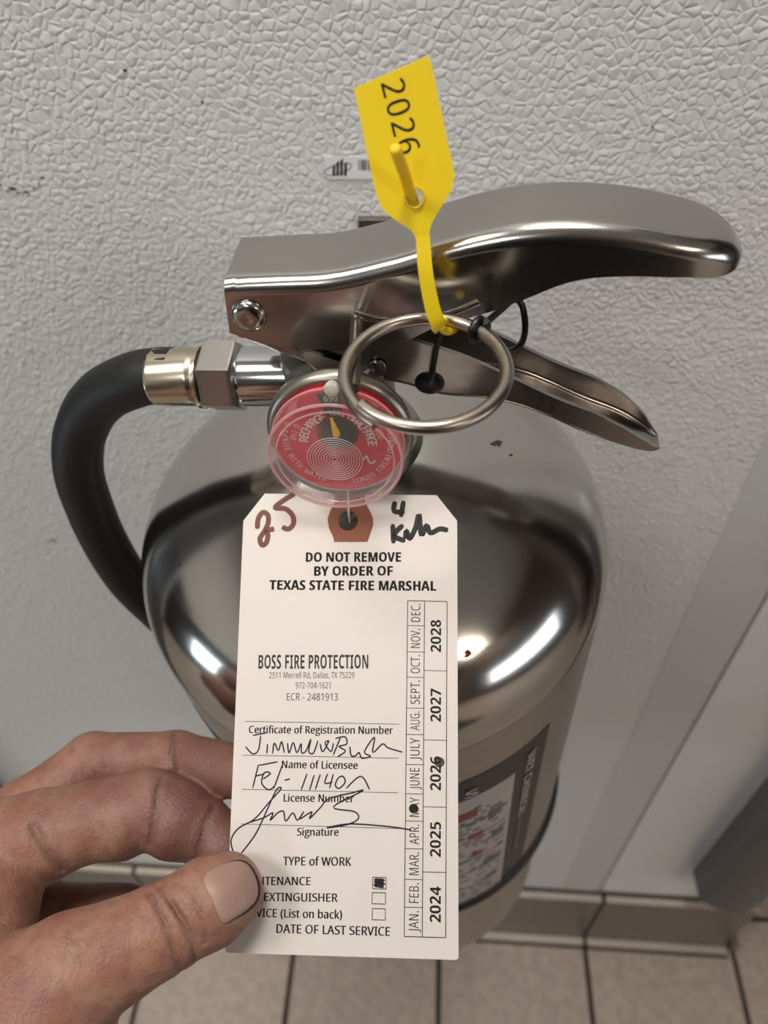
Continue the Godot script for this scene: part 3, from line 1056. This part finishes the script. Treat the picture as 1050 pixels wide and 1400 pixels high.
# ---------------------------------------------------------------- inspection tag
func build_tag() -> void:
	var B := Basis(Vector3(0.99954, 0.00634, -0.02954), Vector3(-0.02787, 0.57107, -0.82043), Vector3(0.01166, 0.82088, 0.57098)).orthonormalized()
	var t := thing("inspection_tag", "white cardboard inspection tag with printing and handwriting, hung below the gauge", "tag", Transform3D(B, Vector3(-0.02107, 0.99919, 0.23057)))
	var sheet := CSGCombiner3D.new()
	sheet.name = "card"
	var body := CSGPolygon3D.new()
	body.name = "sheet"
	body.polygon = v2([-312, 545, -252, 626, 252, 624, 311, 549, 312, -618, 306, -624, -306, -624, -311, -618], 1e-3)
	body.depth = 0.004
	body.position.z = 0.002
	body.material = M.paper
	sheet.add_child(body)
	var holes := [[-5, 547, 29], [191, -246, 13], [261, -123, 14]]
	sheet.material_override = M.paper
	t.add_child(sheet)
	var patch := CSGCombiner3D.new()
	patch.name = "reinforcement_patch"
	var pb := CSGPolygon3D.new()
	pb.name = "sheet"
	pb.polygon = v2([-47, 626, -45, 602, -57, 577, -65, 551, -60, 525, -46, 496, -44, 485, 52, 486, 56, 496, 68, 535, 67, 556, 56, 580, 43, 602, 45, 626], 1e-3)
	pb.depth = 0.002
	pb.position.z = 0.004
	pb.material = M.kraft
	patch.add_child(pb)
	patch.material_override = M.kraft
	patch.set_meta("label", "brown reinforcement round the tag's hole")
	t.add_child(patch)
	for owner_ in [sheet, patch]:
		owner_.scale = Vector3.ONE * 0.1
		for h in holes:
			var c := CSGCylinder3D.new()
			c.name = "hole"
			c.operation = CSGShape3D.OPERATION_SUBTRACTION
			c.radius = h[2] * 1e-3
			c.height = 0.1
			c.sides = 32
			c.rotation.x = PI / 2
			c.position = Vector3(h[0], h[1], 0) * 1e-3
			owner_.add_child(c, true)
	var z := 0.00023
	var texts := [
		["DO NOT REMOVE", -125, 426, 149, 429, 27, 1], ["BY ORDER OF", -100, 386, 126, 389, 27, 1], ["TEXAS STATE FIRE MARSHAL", -228, 345, 250, 347, 27, 1],
		["BOSS FIRE PROTECTION", -251, 122, 61, 127, 38, 2], ["2511 Merrell Rd, Dallas, TX 75229", -219, 96, 22, 100, 17, 3], ["972-704-1621", -143, 69, -45, 71, 17, 3], ["ECR - 2481913", -167, 36, -23, 38, 20, 3],
		["Certificate of Registration Number", -271, -55, 131, -50, 20, 0], ["Name of Licensee", -175, -147, 35, -145, 20, 0], ["License Number", -167, -235, 26, -233, 20, 0], ["Signature", -127, -323, -14, -321, 20, 0],
		["TYPE of WORK", -163, -400, 22, -397, 22, 4], ["MAINTENANCE", -284, -453, -87, -449, 21, 4], ["EXTINGUISHER", -211, -492, -13, -489, 21, 4], ["SERVICE (List on back)", -277, -533, 0, -531, 21, 4], ["DATE OF LAST SERVICE", -175, -571, 129, -570, 22, 4],
	]
	var st := []
	for k in 5:
		var s := SurfaceTool.new()
		s.begin(Mesh.PRIMITIVE_TRIANGLES)
		st.append(s)
	for a in texts:
		letter(st[a[6]], a[0], Vector2(a[1], a[2]) * 1e-4, Vector2(a[3], a[4]) * 1e-4, a[5] * 1e-4, a[6] == 1 or a[6] == 2, z)
		if a[6] != 2 and a[6] != 3:   # a slightly heavier face
			letter(st[a[6]], a[0], Vector2(a[1] + 1.4, a[2] + 0.5) * 1e-4, Vector2(a[3] + 1.4, a[4] + 0.5) * 1e-4, a[5] * 1e-4, a[6] == 1, z)
	put("heading_print", st[1].commit(), M.print, t)
	put("company_stamp", st[2].commit(), M.stamp, t)
	put("address_stamp", st[3].commit(), M.stamp, t)
	put("form_print", st[0].commit(), M.print, t)
	put("work_print", st[4].commit(), M.print, t)
	# months and years beside their boxes, lettering running upwards
	var months := ["DEC.", "NOV.", "OCT.", "SEPT.", "AUG.", "JULY", "JUNE", "MAY", "APR.", "MAR.", "FEB.", "JAN."]
	var rows := [319, 248, 175, 105, 21, -50, -130, -207, -278, -349, -427, -497, -570]
	var years := ["2028", "2027", "2026", "2025", "2024"]
	var yrows := [316, 124, -64, -240, -407, -569]
	var sm := SurfaceTool.new()
	sm.begin(Mesh.PRIMITIVE_TRIANGLES)
	for i in 12:
		var lo := Vector2(206, rows[i + 1] + 11)
		var hi := Vector2(206, rows[i] - 9)
		letter(sm, months[i], lo * 1e-4, hi * 1e-4, 0.0026, false, z)
	put("month_print", sm.commit(), M.print, t)
	var sy := SurfaceTool.new()
	sy.begin(Mesh.PRIMITIVE_TRIANGLES)
	for i in 5:
		var mid: float = (yrows[i] + yrows[i + 1]) / 2.0
		letter(sy, years[i], Vector2(265, mid - 45) * 1e-4, Vector2(265, mid + 45) * 1e-4, 0.0029, true, z)
	put("year_print", sy.commit(), M.print, t)
	# ruled lines, table and tick boxes
	var ln := MB.new()
	for a in [[-283, -23, 150, -23], [-285, -114, 149, -114], [-284, -205, 148, -205], [-282, -296, 168, -298]]:
		rule(ln, a, 1.3, z)
	for a in [[170, 317, 168, -570], [218, 316, 216, -570], [282, 316, 278, -570], [170, 318, 282, 317], [168, -570, 278, -570]]:
		rule(ln, a, 2.0, z)
	for i in range(1, 12):
		rule(ln, [169, rows[i], 217, rows[i]], 1.6, z)
	for i in range(1, 5):
		rule(ln, [217, yrows[i], 280, yrows[i]], 1.6, z)
	for b in [[82, -424, 118, -453], [81, -463, 117, -491], [82, -503, 117, -531]]:
		rule(ln, [b[0], b[1], b[2], b[1]], 1.8, z)
		rule(ln, [b[0], b[3], b[2], b[3]], 1.8, z)
		rule(ln, [b[0], b[1], b[0], b[3]], 1.8, z)
		rule(ln, [b[2], b[1], b[2], b[3]], 1.8, z)
	put("ruled_lines", ln, M.print, t)
	put("tick_mark", strokes([[86, -430, 112, -431, 88, -436, 113, -440, 87, -444, 112, -448], [90, -448, 108, -429]], 0.0004, z), M.stamp, t)
	# handwriting
	put("marker_numerals", strokes([
		[-270, 521, -268, 552, -255, 570, -240, 561, -239, 538, -249, 514, -261, 493, -254, 474, -242, 481, -238, 504, -246, 514, -232, 519, -220, 521],
		[-162, 627, -197, 605, -220, 584, -189, 581, -167, 560, -165, 535, -180, 521, -197, 528]], 0.00075, z), M.marker_brown, t)
	put("marker_initials", strokes([
		[131, 605, 129, 576, 159, 575], [156, 607, 148, 559], [125, 538, 128, 482], [155, 536, 129, 505, 162, 489],
		[162, 496, 165, 519, 174, 496, 191, 528, 201, 566, 208, 507, 223, 535, 234, 513, 261, 525, 285, 521]], 0.00075, z), M.marker_black, t)
	put("handwritten_name", strokes([
		[-279, -91, -258, -110, -242, -100, -237, -61], [-260, -61, -217, -52], [-217, -83, -218, -109], [-202, -109, -198, -80, -186, -100, -178, -76, -169, -106],
		[-161, -79, -156, -106, -145, -78, -134, -105, -123, -80, -121, -104, -109, -100, -96, -68, -101, -100, -88, -105, -76, -71],
		[-70, -79, -62, -101, -46, -72, -56, -79, -39, -100, -33, -77], [-13, -61, -33, -110], [-28, -65, -1, -60, 4, -79, -17, -86, 1, -98, -20, -113],
		[13, -85, 17, -109, 29, -110, 39, -101, 47, -116, 71, -110, 54, -99, 81, -59, 77, -100, 104, -77, 119, -87, 160, -98]], 0.0002, z), M.ink, t)
	put("handwritten_number", strokes([
		[-240, -138, -254, -202], [-240, -141, -186, -130], [-249, -170, -222, -163], [-226, -177, -206, -162, -223, -160, -229, -188, -209, -205, -192, -194],
		[-173, -137, -195, -201], [-166, -179, -151, -175], [-104, -160, -119, -204], [-84, -163, -96, -204], [-67, -160, -80, -202],
		[-47, -159, -54, -184, -33, -181], [-31, -159, -41, -198], [-17, -168, -25, -188, -14, -197, 2, -180, -5, -165, -17, -169], [5, -197, 45, -164, 70, -199]], 0.0002, z), M.ink, t)
	put("signature", strokes([
		[-300, -370, -308, -339, -289, -308, -245, -282, -207, -238, -178, -206, -177, -198, -190, -209, -219, -275, -243, -325, -280, -374],
		[-257, -291, -219, -278, -195, -265, -202, -285, -182, -265, -166, -261, -159, -286, -140, -264, -127, -283, -110, -260, -120, -279, -88, -260, -94, -278, -66, -250, -42, -225, 22, -208, 51, -202, -29, -246, 29, -257, 40, -275, 10, -291, -45, -301, -22, -295, 23, -289, 101, -292, 149, -296, 185, -301]], 0.0002, z), M.ink, t)
	# clear filament that ties the tag to the gauge
	put("filament", MB.new().tube(spline([Vector3(-0.0003, 0.0548, -0.003), Vector3(-0.0003, 0.0566, 0.0008), Vector3(-0.0004, 0.0592, 0.0012), Vector3(-0.0005, 0.0625, 0.0012), Vector3(-0.001, 0.066, -0.002), Vector3(-0.001, 0.068, -0.008)], 6), 0.00035, 8), M.dial_print, t)


func rule(m: MB, a: Array, w: float, z: float) -> void:
	var p := Vector2(a[0], a[1]) * 1e-4
	var q := Vector2(a[2], a[3]) * 1e-4
	var s := (q - p).normalized().orthogonal() * w * 0.5e-4
	m.slab(PackedVector2Array([p - s, q - s, q + s, p + s]), z - 0.00004, z + 0.00004)


# ---------------------------------------------------------------- hand
var chains := []     # each: [points, radii, blend, centre, reach]
var grooves := []    # each: [points, depth, width]
const VIEW := Vector3(-0.2211, -0.9347, -0.2782)

func chain(a: Array, k: float) -> void:
	var p := []
	var r := []
	for i in range(0, a.size(), 4):
		p.append(Vector3(a[i], a[i + 1], a[i + 2]) * 1e-4)
		r.append(a[i + 3] * 1e-4)
	var c := Vector3.ZERO
	for q in p:
		c += q / p.size()
	var reach := 0.0
	for i in p.size():
		reach = maxf(reach, c.distance_to(p[i]) + r[i])
	chains.append([p, r, k, c, reach])


func hand_base(q: Vector3) -> float:
	var d := 1.0
	for c in chains:
		var far: float = q.distance_to(c[3]) - c[4]
		if far > 0.012 and far > d:
			continue
		var e := 1.0
		var p: Array = c[0]
		var r: Array = c[1]
		for i in p.size() - 1:
			var a: Vector3 = p[i]
			var ab: Vector3 = p[i + 1] - a
			var h := clampf((q - a).dot(ab) / ab.length_squared(), 0.0, 1.0)
			var f: float = (q - a - ab * h).length() - lerpf(r[i], r[i + 1], h)
			var hh := clampf(0.5 + 0.5 * (e - f) / 0.002, 0.0, 1.0)
			e = lerpf(e, f, hh) - 0.002 * hh * (1.0 - hh)
		var k: float = c[2]
		var h2 := clampf(0.5 + 0.5 * (d - e) / k, 0.0, 1.0)
		d = lerpf(d, e, h2) - k * h2 * (1.0 - h2)
	return d


func hand_sdf(q: Vector3) -> float:
	var d := hand_base(q)
	if absf(d) < 0.004:
		for g in grooves:
			var p: PackedVector3Array = g[0]
			if q.distance_to(g[3]) > g[4]:
				continue
			var best := 1.0
			for i in p.size() - 1:
				var ab := p[i + 1] - p[i]
				var w := q - p[i]
				var depth := w.dot(VIEW)
				if absf(depth) > 0.011:
					continue
				w -= VIEW * depth
				ab -= VIEW * ab.dot(VIEW)
				var h := clampf(w.dot(ab) / ab.length_squared(), 0.0, 1.0)
				best = minf(best, (w - ab * h).length())
			if best < g[2] * 3.0:
				d += g[1] * exp(-pow(best / g[2], 2.0))
	return d


func hand_normal(q: Vector3) -> Vector3:
	var e := 0.0004
	return Vector3(hand_sdf(q + Vector3(e, 0, 0)) - hand_sdf(q - Vector3(e, 0, 0)), hand_sdf(q + Vector3(0, e, 0)) - hand_sdf(q - Vector3(0, e, 0)), hand_sdf(q + Vector3(0, 0, e)) - hand_sdf(q - Vector3(0, 0, e))).normalized()


func groove(a: Array, depth: float, width: float) -> void:
	var pts := PackedVector3Array(spline(v3(a), 3))
	var c := Vector3.ZERO
	for q in pts:
		c += q / pts.size()
	var reach := 0.0
	for q in pts:
		reach = maxf(reach, c.distance_to(q))
	grooves.append([pts, depth, width, c, reach + 0.014])


func surface_nets(lo: Vector3, hi: Vector3, h: float) -> Array:
	var B := 5
	var nx := int(ceil((hi.x - lo.x) / h / B)) * B + 1
	var ny := int(ceil((hi.y - lo.y) / h / B)) * B + 1
	var nz := int(ceil((hi.z - lo.z) / h / B)) * B + 1
	var f := PackedFloat32Array()
	f.resize(nx * ny * nz)
	f.fill(9.0)
	var diag := h * B * 0.88 + 0.0015
	var cells := []
	for bz in range(0, nz - 1, B):
		for by in range(0, ny - 1, B):
			for bx in range(0, nx - 1, B):
				if absf(hand_base(lo + Vector3(bx + B * 0.5, by + B * 0.5, bz + B * 0.5) * h)) > diag:
					continue
				cells.append(Vector3i(bx, by, bz))
				for z in range(bz, bz + B + 1):
					for y in range(by, by + B + 1):
						var row := (z * ny + y) * nx
						for x in range(bx, bx + B + 1):
							if f[row + x] > 8.0:
								f[row + x] = hand_sdf(lo + Vector3(x, y, z) * h)
	var id := {}
	var P := PackedVector3Array()
	var T := PackedInt32Array()
	var corner := [0, 1, nx, nx + 1, nx * ny, nx * ny + 1, nx * ny + nx, nx * ny + nx + 1]
	for c in cells:
		for z in range(c.z, c.z + B):
			for y in range(c.y, c.y + B):
				for x in range(c.x, c.x + B):
					var at: int = (z * ny + y) * nx + x
					var mask := 0
					for k in 8:
						if f[at + corner[k]] < 0.0:
							mask |= 1 << k
					if mask == 0 or mask == 255:
						continue
					var s := Vector3.ZERO
					var cnt := 0
					for e in [[0, 1], [2, 3], [4, 5], [6, 7], [0, 2], [1, 3], [4, 6], [5, 7], [0, 4], [1, 5], [2, 6], [3, 7]]:
						var a: float = f[at + corner[e[0]]]
						var b: float = f[at + corner[e[1]]]
						if (a < 0.0) != (b < 0.0):
							var w := a / (a - b)
							var pa := Vector3(e[0] & 1, (e[0] >> 1) & 1, e[0] >> 2)
							var pb := Vector3(e[1] & 1, (e[1] >> 1) & 1, e[1] >> 2)
							s += pa.lerp(pb, w)
							cnt += 1
					id[at] = P.size()
					P.append(lo + (Vector3(x, y, z) + s / cnt) * h)
	for at in id:
		var a: float = f[at]
		var inside := a < 0.0
		for ax in [[1, nx, nx * ny], [nx, nx * ny, 1], [nx * ny, 1, nx]]:
			var b: float = f[at + ax[0]]
			if (b < 0.0) == inside:
				continue
			var q := [at, at - ax[1], at - ax[1] - ax[2], at - ax[2]]
			if not (id.has(q[1]) and id.has(q[2]) and id.has(q[3])):
				continue
			var i: Array = [id[q[0]], id[q[1]], id[q[2]], id[q[3]]]
			if inside:
				T.append_array(PackedInt32Array([i[0], i[2], i[1], i[0], i[3], i[2]]))
			else:
				T.append_array(PackedInt32Array([i[0], i[1], i[2], i[0], i[2], i[3]]))
	return [P, T]


func build_hand() -> void:
	chain([-1333, 9696, 2642, 150, -1411, 9624, 2926, 260, -1225, 9605, 3148, 300, -1627, 9139, 3594, 300], 0.006)
	chain([-1627, 9139, 3594, 300, -2350, 10200, 5900, 430], 0.012)
	chain([-1232, 9522, 2467, 130, -1486, 9415, 2687, 190, -1411, 9550, 2926, 240], 0.008)
	chain([-1333, 9696, 2642, 150, -1154, 9700, 2753, 120, -1100, 9750, 2980, 150], 0.006)
	chain([-921, 9734, 3088, 215, -1225, 9605, 3148, 280], 0.008)
	chain([-492, 9828, 2736, 99, -522, 9836, 2762, 107, -628, 9833, 2830, 106, -832, 9813, 2941, 142, -1000, 9770, 3050, 190], 0.004)
	chain([-1333, 9696, 2642, 128, -1077, 9703, 2577, 126, -941, 9715, 2532, 109, -865, 9716, 2517, 116, -781, 9730, 2488, 104, -701, 9705, 2515, 106, -618, 9686, 2534, 86, -557, 9667, 2571, 86, -483, 9639, 2622, 75], 0.003)
	chain([-1232, 9522, 2467, 125, -1060, 9595, 2305, 95, -774, 9642, 2304, 90, -536, 9727, 2369, 78], 0.0025)
	chain([-1388, 9317, 2738, 95, -1162, 9296, 2668, 85, -941, 9264, 2639, 78], 0.003)
	groove([-638, 9991, 2797, -602, 9956, 2830, -580, 9920, 2866, -568, 9890, 2897, -553, 9862, 2925], 0.0007, 0.0007)
	groove([-614, 10000, 2786, -575, 9970, 2813, -546, 9941, 2841, -527, 9907, 2875, -522, 9877, 2906], 0.0007, 0.0007)
	groove([-589, 9978, 2807, -557, 9950, 2833, -542, 9925, 2857], 0.0005, 0.0005)
	groove([-552, 10001, 2779, -520, 9973, 2806, -501, 9940, 2839, -496, 9906, 2873], 0.0005, 0.0005)
	groove([-719, 9913, 2465, -725, 9880, 2501, -725, 9838, 2544, -732, 9803, 2581, -739, 9779, 2606], 0.0006, 0.0010)
	groove([-565, 9852, 2517, -582, 9821, 2550, -594, 9786, 2587, -608, 9749, 2627], 0.0007, 0.0010)
	groove([-765, 9748, 2266, -768, 9705, 2310, -761, 9658, 2359], 0.0008, 0.0009)
	groove([-1038, 9890, 2618, -993, 9839, 2667, -952, 9797, 2707, -935, 9750, 2755], 0.0009, 0.0014)
	var net := surface_nets(Vector3(-0.290, 0.865, 0.215), Vector3(-0.030, 1.072, 0.640), 0.00115)
	var P: PackedVector3Array = net[0]
	var N := PackedVector3Array()
	var C := PackedColorArray()
	var blotch := FastNoiseLite.new()
	blotch.seed = 3
	blotch.frequency = 70.0
	blotch.fractal_octaves = 3
	var fine := FastNoiseLite.new()
	fine.seed = 9
	fine.frequency = 260.0
	var stained := Color(0.14, 0.062, 0.05)
	var crease_tone := Color(0.07, 0.035, 0.028)
	var base := Color(0.31, 0.150, 0.100)
	var red := Color(0.24, 0.088, 0.064)
	var pale := Color(0.36, 0.195, 0.135)
	for q in P:
		N.append(hand_normal(q))
		var b := blotch.get_noise_3dv(q)
		var c := base.lerp(red, clampf(b * 1.2 + 0.15, 0.0, 0.6))
		c = c.lerp(pale, clampf(-b * 1.4, 0.0, 0.7))
		# the working ends of the fingers are stained dark, and dirt and shade are painted into the creases
		c = c.lerp(stained, 0.62 * smoothstep(-0.082, -0.066, q.x) * (1.0 - smoothstep(0.262, 0.268, q.z)))
		c = c.lerp(stained, 0.30 * smoothstep(-0.128, -0.095, q.x) * (1.0 - smoothstep(0.256, 0.266, q.z)))
		c = c.lerp(stained, 0.35 * smoothstep(0.0, 0.35, fine.get_noise_3dv(q)))
		c = c.lerp(crease_tone, clampf((hand_sdf(q) - hand_base(q)) * 600.0, 0.0, 0.36))
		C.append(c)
	var person := thing("person", "person in dark clothes whose left hand pinches the white tag between thumb and fingers", "person", Transform3D())
	var T: PackedInt32Array = net[1]
	build_body(person)
	var arr := []
	arr.resize(Mesh.ARRAY_MAX)
	arr[Mesh.ARRAY_VERTEX] = P
	arr[Mesh.ARRAY_NORMAL] = N
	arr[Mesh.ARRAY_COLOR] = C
	arr[Mesh.ARRAY_INDEX] = T
	var m := ArrayMesh.new()
	m.add_surface_from_arrays(Mesh.PRIMITIVE_TRIANGLES, arr)
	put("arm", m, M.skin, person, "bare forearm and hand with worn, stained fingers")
	# thumb nail laid on the surface
	var edge := v3([-513, 9989, 2760, -505, 10002, 2745, -478, 10014, 2731, -441, 10021, 2720, -410, 10018, 2720, -388, 10001, 2737, -376, 9976, 2761, -379, 9954, 2784, -402, 9937, 2805, -433, 9924, 2821, -457, 9916, 2831, -470, 9927, 2820, -489, 9954, 2794, -506, 9975, 2773])
	edge.append(edge[0])
	edge = spline(edge, 3)
	edge.pop_back()
	var mid := Vector3.ZERO
	for q in edge:
		mid += q / edge.size()
	var outer := []
	for s in [[1.0, -0.0004], [1.0, 0.0002], [0.93, 0.00065], [0.7, 0.0009], [0.35, 0.0010], [0.02, 0.0010]]:
		var ring := PackedVector3Array()
		for q in edge:
			ring.append(on_hand(mid.lerp(q, s[0]), s[1]))
		outer.append(ring)
	put("thumb_nail", MB.new().loft(outer).build(70), M.nail, person, "broad thumb nail with grime at its edge")
	var dirt := []
	var rr := []
	for i in range(7, 30):
		var k := posmod(i, edge.size())
		dirt.append(on_hand(mid.lerp(edge[k], 1.03), -0.00005))
		rr.append(0.00009 + 0.00052 * sin(PI * clampf((i - 8) / 20.0, 0.0, 1.0)))
	put("nail_grime", MB.new().tube(dirt, rr, 8), M.nail_dirt, person)


# the rest of the person, who stands close in front of the extinguisher: seen only in the reflections
func build_body(person: Node3D) -> void:
	var keep := chains
	var keep_grooves := grooves
	grooves = []
	for part in [
		["shirt", M.shirt, [
			[[0, 9300, 8300, 1500, 0, 11500, 8400, 1650, 0, 13300, 8400, 1500], 0.06],
			[[-1500, 13600, 8400, 700, 0, 13900, 8400, 800, 1500, 13600, 8400, 700], 0.05],
			[[-1750, 13500, 8400, 680, -2750, 10900, 7200, 560, -2350, 10200, 5900, 520], 0.03],
			[[1750, 13500, 8400, 680, 2800, 11000, 7000, 560, 2100, 11400, 5200, 520], 0.03]]],
		["trousers", M.trousers, [
			[[-950, 700, 8500, 620, -900, 4800, 8200, 750, -700, 8700, 8300, 1050], 0.04],
			[[950, 700, 8500, 620, 900, 4800, 8200, 750, 700, 8700, 8300, 1050], 0.04],
			[[-400, 9200, 8300, 1250, 400, 9200, 8300, 1250], 0.05]]],
		["added_apron", M.shirt, [  # added, unseen: a broad dark shape for the levers to reflect
			[[-1300, 5600, 7500, 500, -1150, 8000, 7250, 600, -700, 11500, 6950, 500], 0.06],
			[[0, 5500, 7350, 550, 0, 8000, 7050, 600, 0, 11800, 6850, 500], 0.06],
			[[1300, 5600, 7500, 500, 1150, 8000, 7250, 600, 700, 11500, 6950, 500], 0.06]]],
		["shoe", M.rubber, [[[-1000, 420, 8500, 420, -1100, 330, 7100, 330], 0.02]]],
		["shoe", M.rubber, [[[1000, 420, 8500, 420, 1100, 330, 7100, 330], 0.02]]],
		["head", M.face, [
			[[0, 13900, 8300, 560, 0, 15000, 8150, 570], 0.02],
			[[0, 15500, 7900, 700, 0, 16500, 8050, 880, 0, 16600, 8300, 850], 0.03],
			[[0, 15750, 7180, 130, 0, 16150, 7150, 90], 0.015],
			[[-830, 16100, 8150, 130, -850, 16350, 8200, 150], 0.01],
			[[830, 16100, 8150, 130, 850, 16350, 8200, 150], 0.01]]],
		["hair", M.hair, [[[0, 17000, 8050, 780, 0, 16800, 8500, 800, 0, 16300, 8750, 650], 0.03]]],
		["arm", M.face, [
			[[2100, 11400, 5200, 420, 1050, 11600, 4500, 290], 0.01],
			[[1050, 11600, 4500, 260, 800, 11760, 4150, 200, 700, 12000, 4000, 180], 0.02],
			[[760, 11800, 4050, 95, 560, 11900, 3820, 80, 420, 12000, 3800, 70], 0.006],
			[[720, 12150, 4000, 90, 560, 12330, 3850, 75, 420, 12380, 3860, 65], 0.006],
			[[700, 11960, 4000, 95, 480, 11700, 3900, 80, 380, 11640, 3960, 70], 0.006]]],
	]:
		chains = []
		for c in part[2]:
			chain(c[0], c[1])
		var lo := Vector3.ONE * 99.0
		var hi := -lo
		for c in chains:
			for i in c[0].size():
				lo = lo.min(c[0][i] - Vector3.ONE * (c[1][i] + 0.03))
				hi = hi.max(c[0][i] + Vector3.ONE * (c[1][i] + 0.03))
		var net := surface_nets(lo, hi, 0.006 if part[0] == "arm" else 0.012)
		var N := PackedVector3Array()
		for q in net[0]:
			N.append(hand_normal(q))
		var arr := []
		arr.resize(Mesh.ARRAY_MAX)
		arr[Mesh.ARRAY_VERTEX] = net[0]
		arr[Mesh.ARRAY_NORMAL] = N
		arr[Mesh.ARRAY_INDEX] = net[1]
		var m := ArrayMesh.new()
		m.add_surface_from_arrays(Mesh.PRIMITIVE_TRIANGLES, arr)
		put(part[0], m, part[1], person)
	chains = keep
	grooves = keep_grooves


func on_hand(q: Vector3, lift: float) -> Vector3:
	var p := q - VIEW * 0.02
	for i in 60:
		var d := hand_base(p)
		if d < 0.00005:
			break
		p += VIEW * d * 0.9
	return p + hand_normal(p) * lift


# ---------------------------------------------------------------- small things on the wall
func build_wall_things() -> void:
	# the hanger that carries the extinguisher
	var br := thing("wall_bracket", "grey steel hanger plate on the wall behind the levers", "bracket", Transform3D(Basis(), Vector3(-0.019, 0.98, 0.0025)))
	put("plate", MB.new().box(Vector3(-0.017, 0, 0), Vector3(0.017, 0.0575, 0.003), 0.0008), M.bracket, br)
	put("hook", MB.new().tube(spline([Vector3(0, 0.03, 0.002), Vector3(0, 0.035, 0.05), Vector3(0.0, 0.045, 0.10), Vector3(0, 0.052, 0.115)], 6), 0.004, 12), M.bracket, br)
	# white asset sticker with a small emblem and bars
	var s := thing("sticker", "small white sticker with a building emblem and bar lines above the extinguisher", "sticker", Transform3D(Basis(), Vector3(-0.0395, 1.0590, 0.0028)))
	put("paper", MB.new().slab(v2([-90, -47, -98, -40, -100, -30, -98, 42, -90, 48, 245, 45, 252, 38, 252, -40, 245, -47]), 0.0, 0.0005, 0.0001), M.sticker, s)
	var emb := MB.new()
	for k in 4:
		var x := -0.0062 + k * 0.0013
		var h: float = [0.0022, 0.0034, 0.0042, 0.003][k]
		emb.slab(PackedVector2Array([Vector2(x, -0.0028), Vector2(x + 0.0009, -0.0028), Vector2(x + 0.0013, -0.0012 + h), Vector2(x + 0.0004, -0.0012 + h * 0.8)]), 0.0005, 0.00058)
	var ell := []
	for k in 33:
		var a := TAU * k / 32.0
		ell.append(Vector3(-0.0042 + 0.0046 * cos(a), -0.0006 + 0.0016 * sin(a) + 0.0012 * cos(a), 0.00055))
	emb.tube(ell, 0.00012, 6)
	put("emblem", emb, M.print, s).transform = Transform3D(Basis().scaled(Vector3(1.3, 1.3, 1.0)), Vector3(0.0012, 0.0002, 0))
	var bars := MB.new()
	for k in 16:
		var x := 0.0048 + k * 0.0011
		bars.box(Vector3(x, -0.001, 0.0005), Vector3(x + (0.0007 if k % 3 else 0.0004), 0.0034, 0.00058))
	put("bars", bars, M.print, s)
	# scuffs on the pebbled sheet
	var wall: Node = get_node("wall_back/pebbled_panel")
	for a in [[-0.259, 0.8049, 0.0022, 0.0009], [-0.263, 0.8035, 0.0012, 0.0007], [-0.1937, 1.0486, 0.0026, 0.0006], [-0.188, 1.0472, 0.002, 0.0005], [-0.1995, 1.0502, 0.0016, 0.0006], [-0.178, 1.0536, 0.001, 0.0006], [-0.128, 1.0967, 0.0012, 0.0007], [0.2125, 0.7882, 0.0026, 0.002], [-0.1965, 1.0475, 0.001, 0.0005], [-0.1835, 1.0490, 0.0009, 0.0004], [-0.1805, 1.0510, 0.0007, 0.0004], [-0.1915, 1.0468, 0.0012, 0.0004], [-0.1690, 1.0520, 0.0006, 0.0005], [-0.0985, 1.0850, 0.0006, 0.0008], [0.0862, 1.0758, 0.0007, 0.0005]]:
		var ring0 := PackedVector3Array()
		var ring1 := PackedVector3Array()
		for k in 12:
			var t := TAU * k / 12.0
			var q := rng.randf_range(0.6, 1.0)
			ring0.append(Vector3(a[0] + cos(t) * a[2] * q, a[1] + sin(t) * a[3] * q, 0.0022))
			ring1.append(Vector3(a[0] + cos(t) * a[2] * q, a[1] + sin(t) * a[3] * q, 0.0027))
		put("stain", MB.new().loft([ring0, ring1]), M.grime, wall)
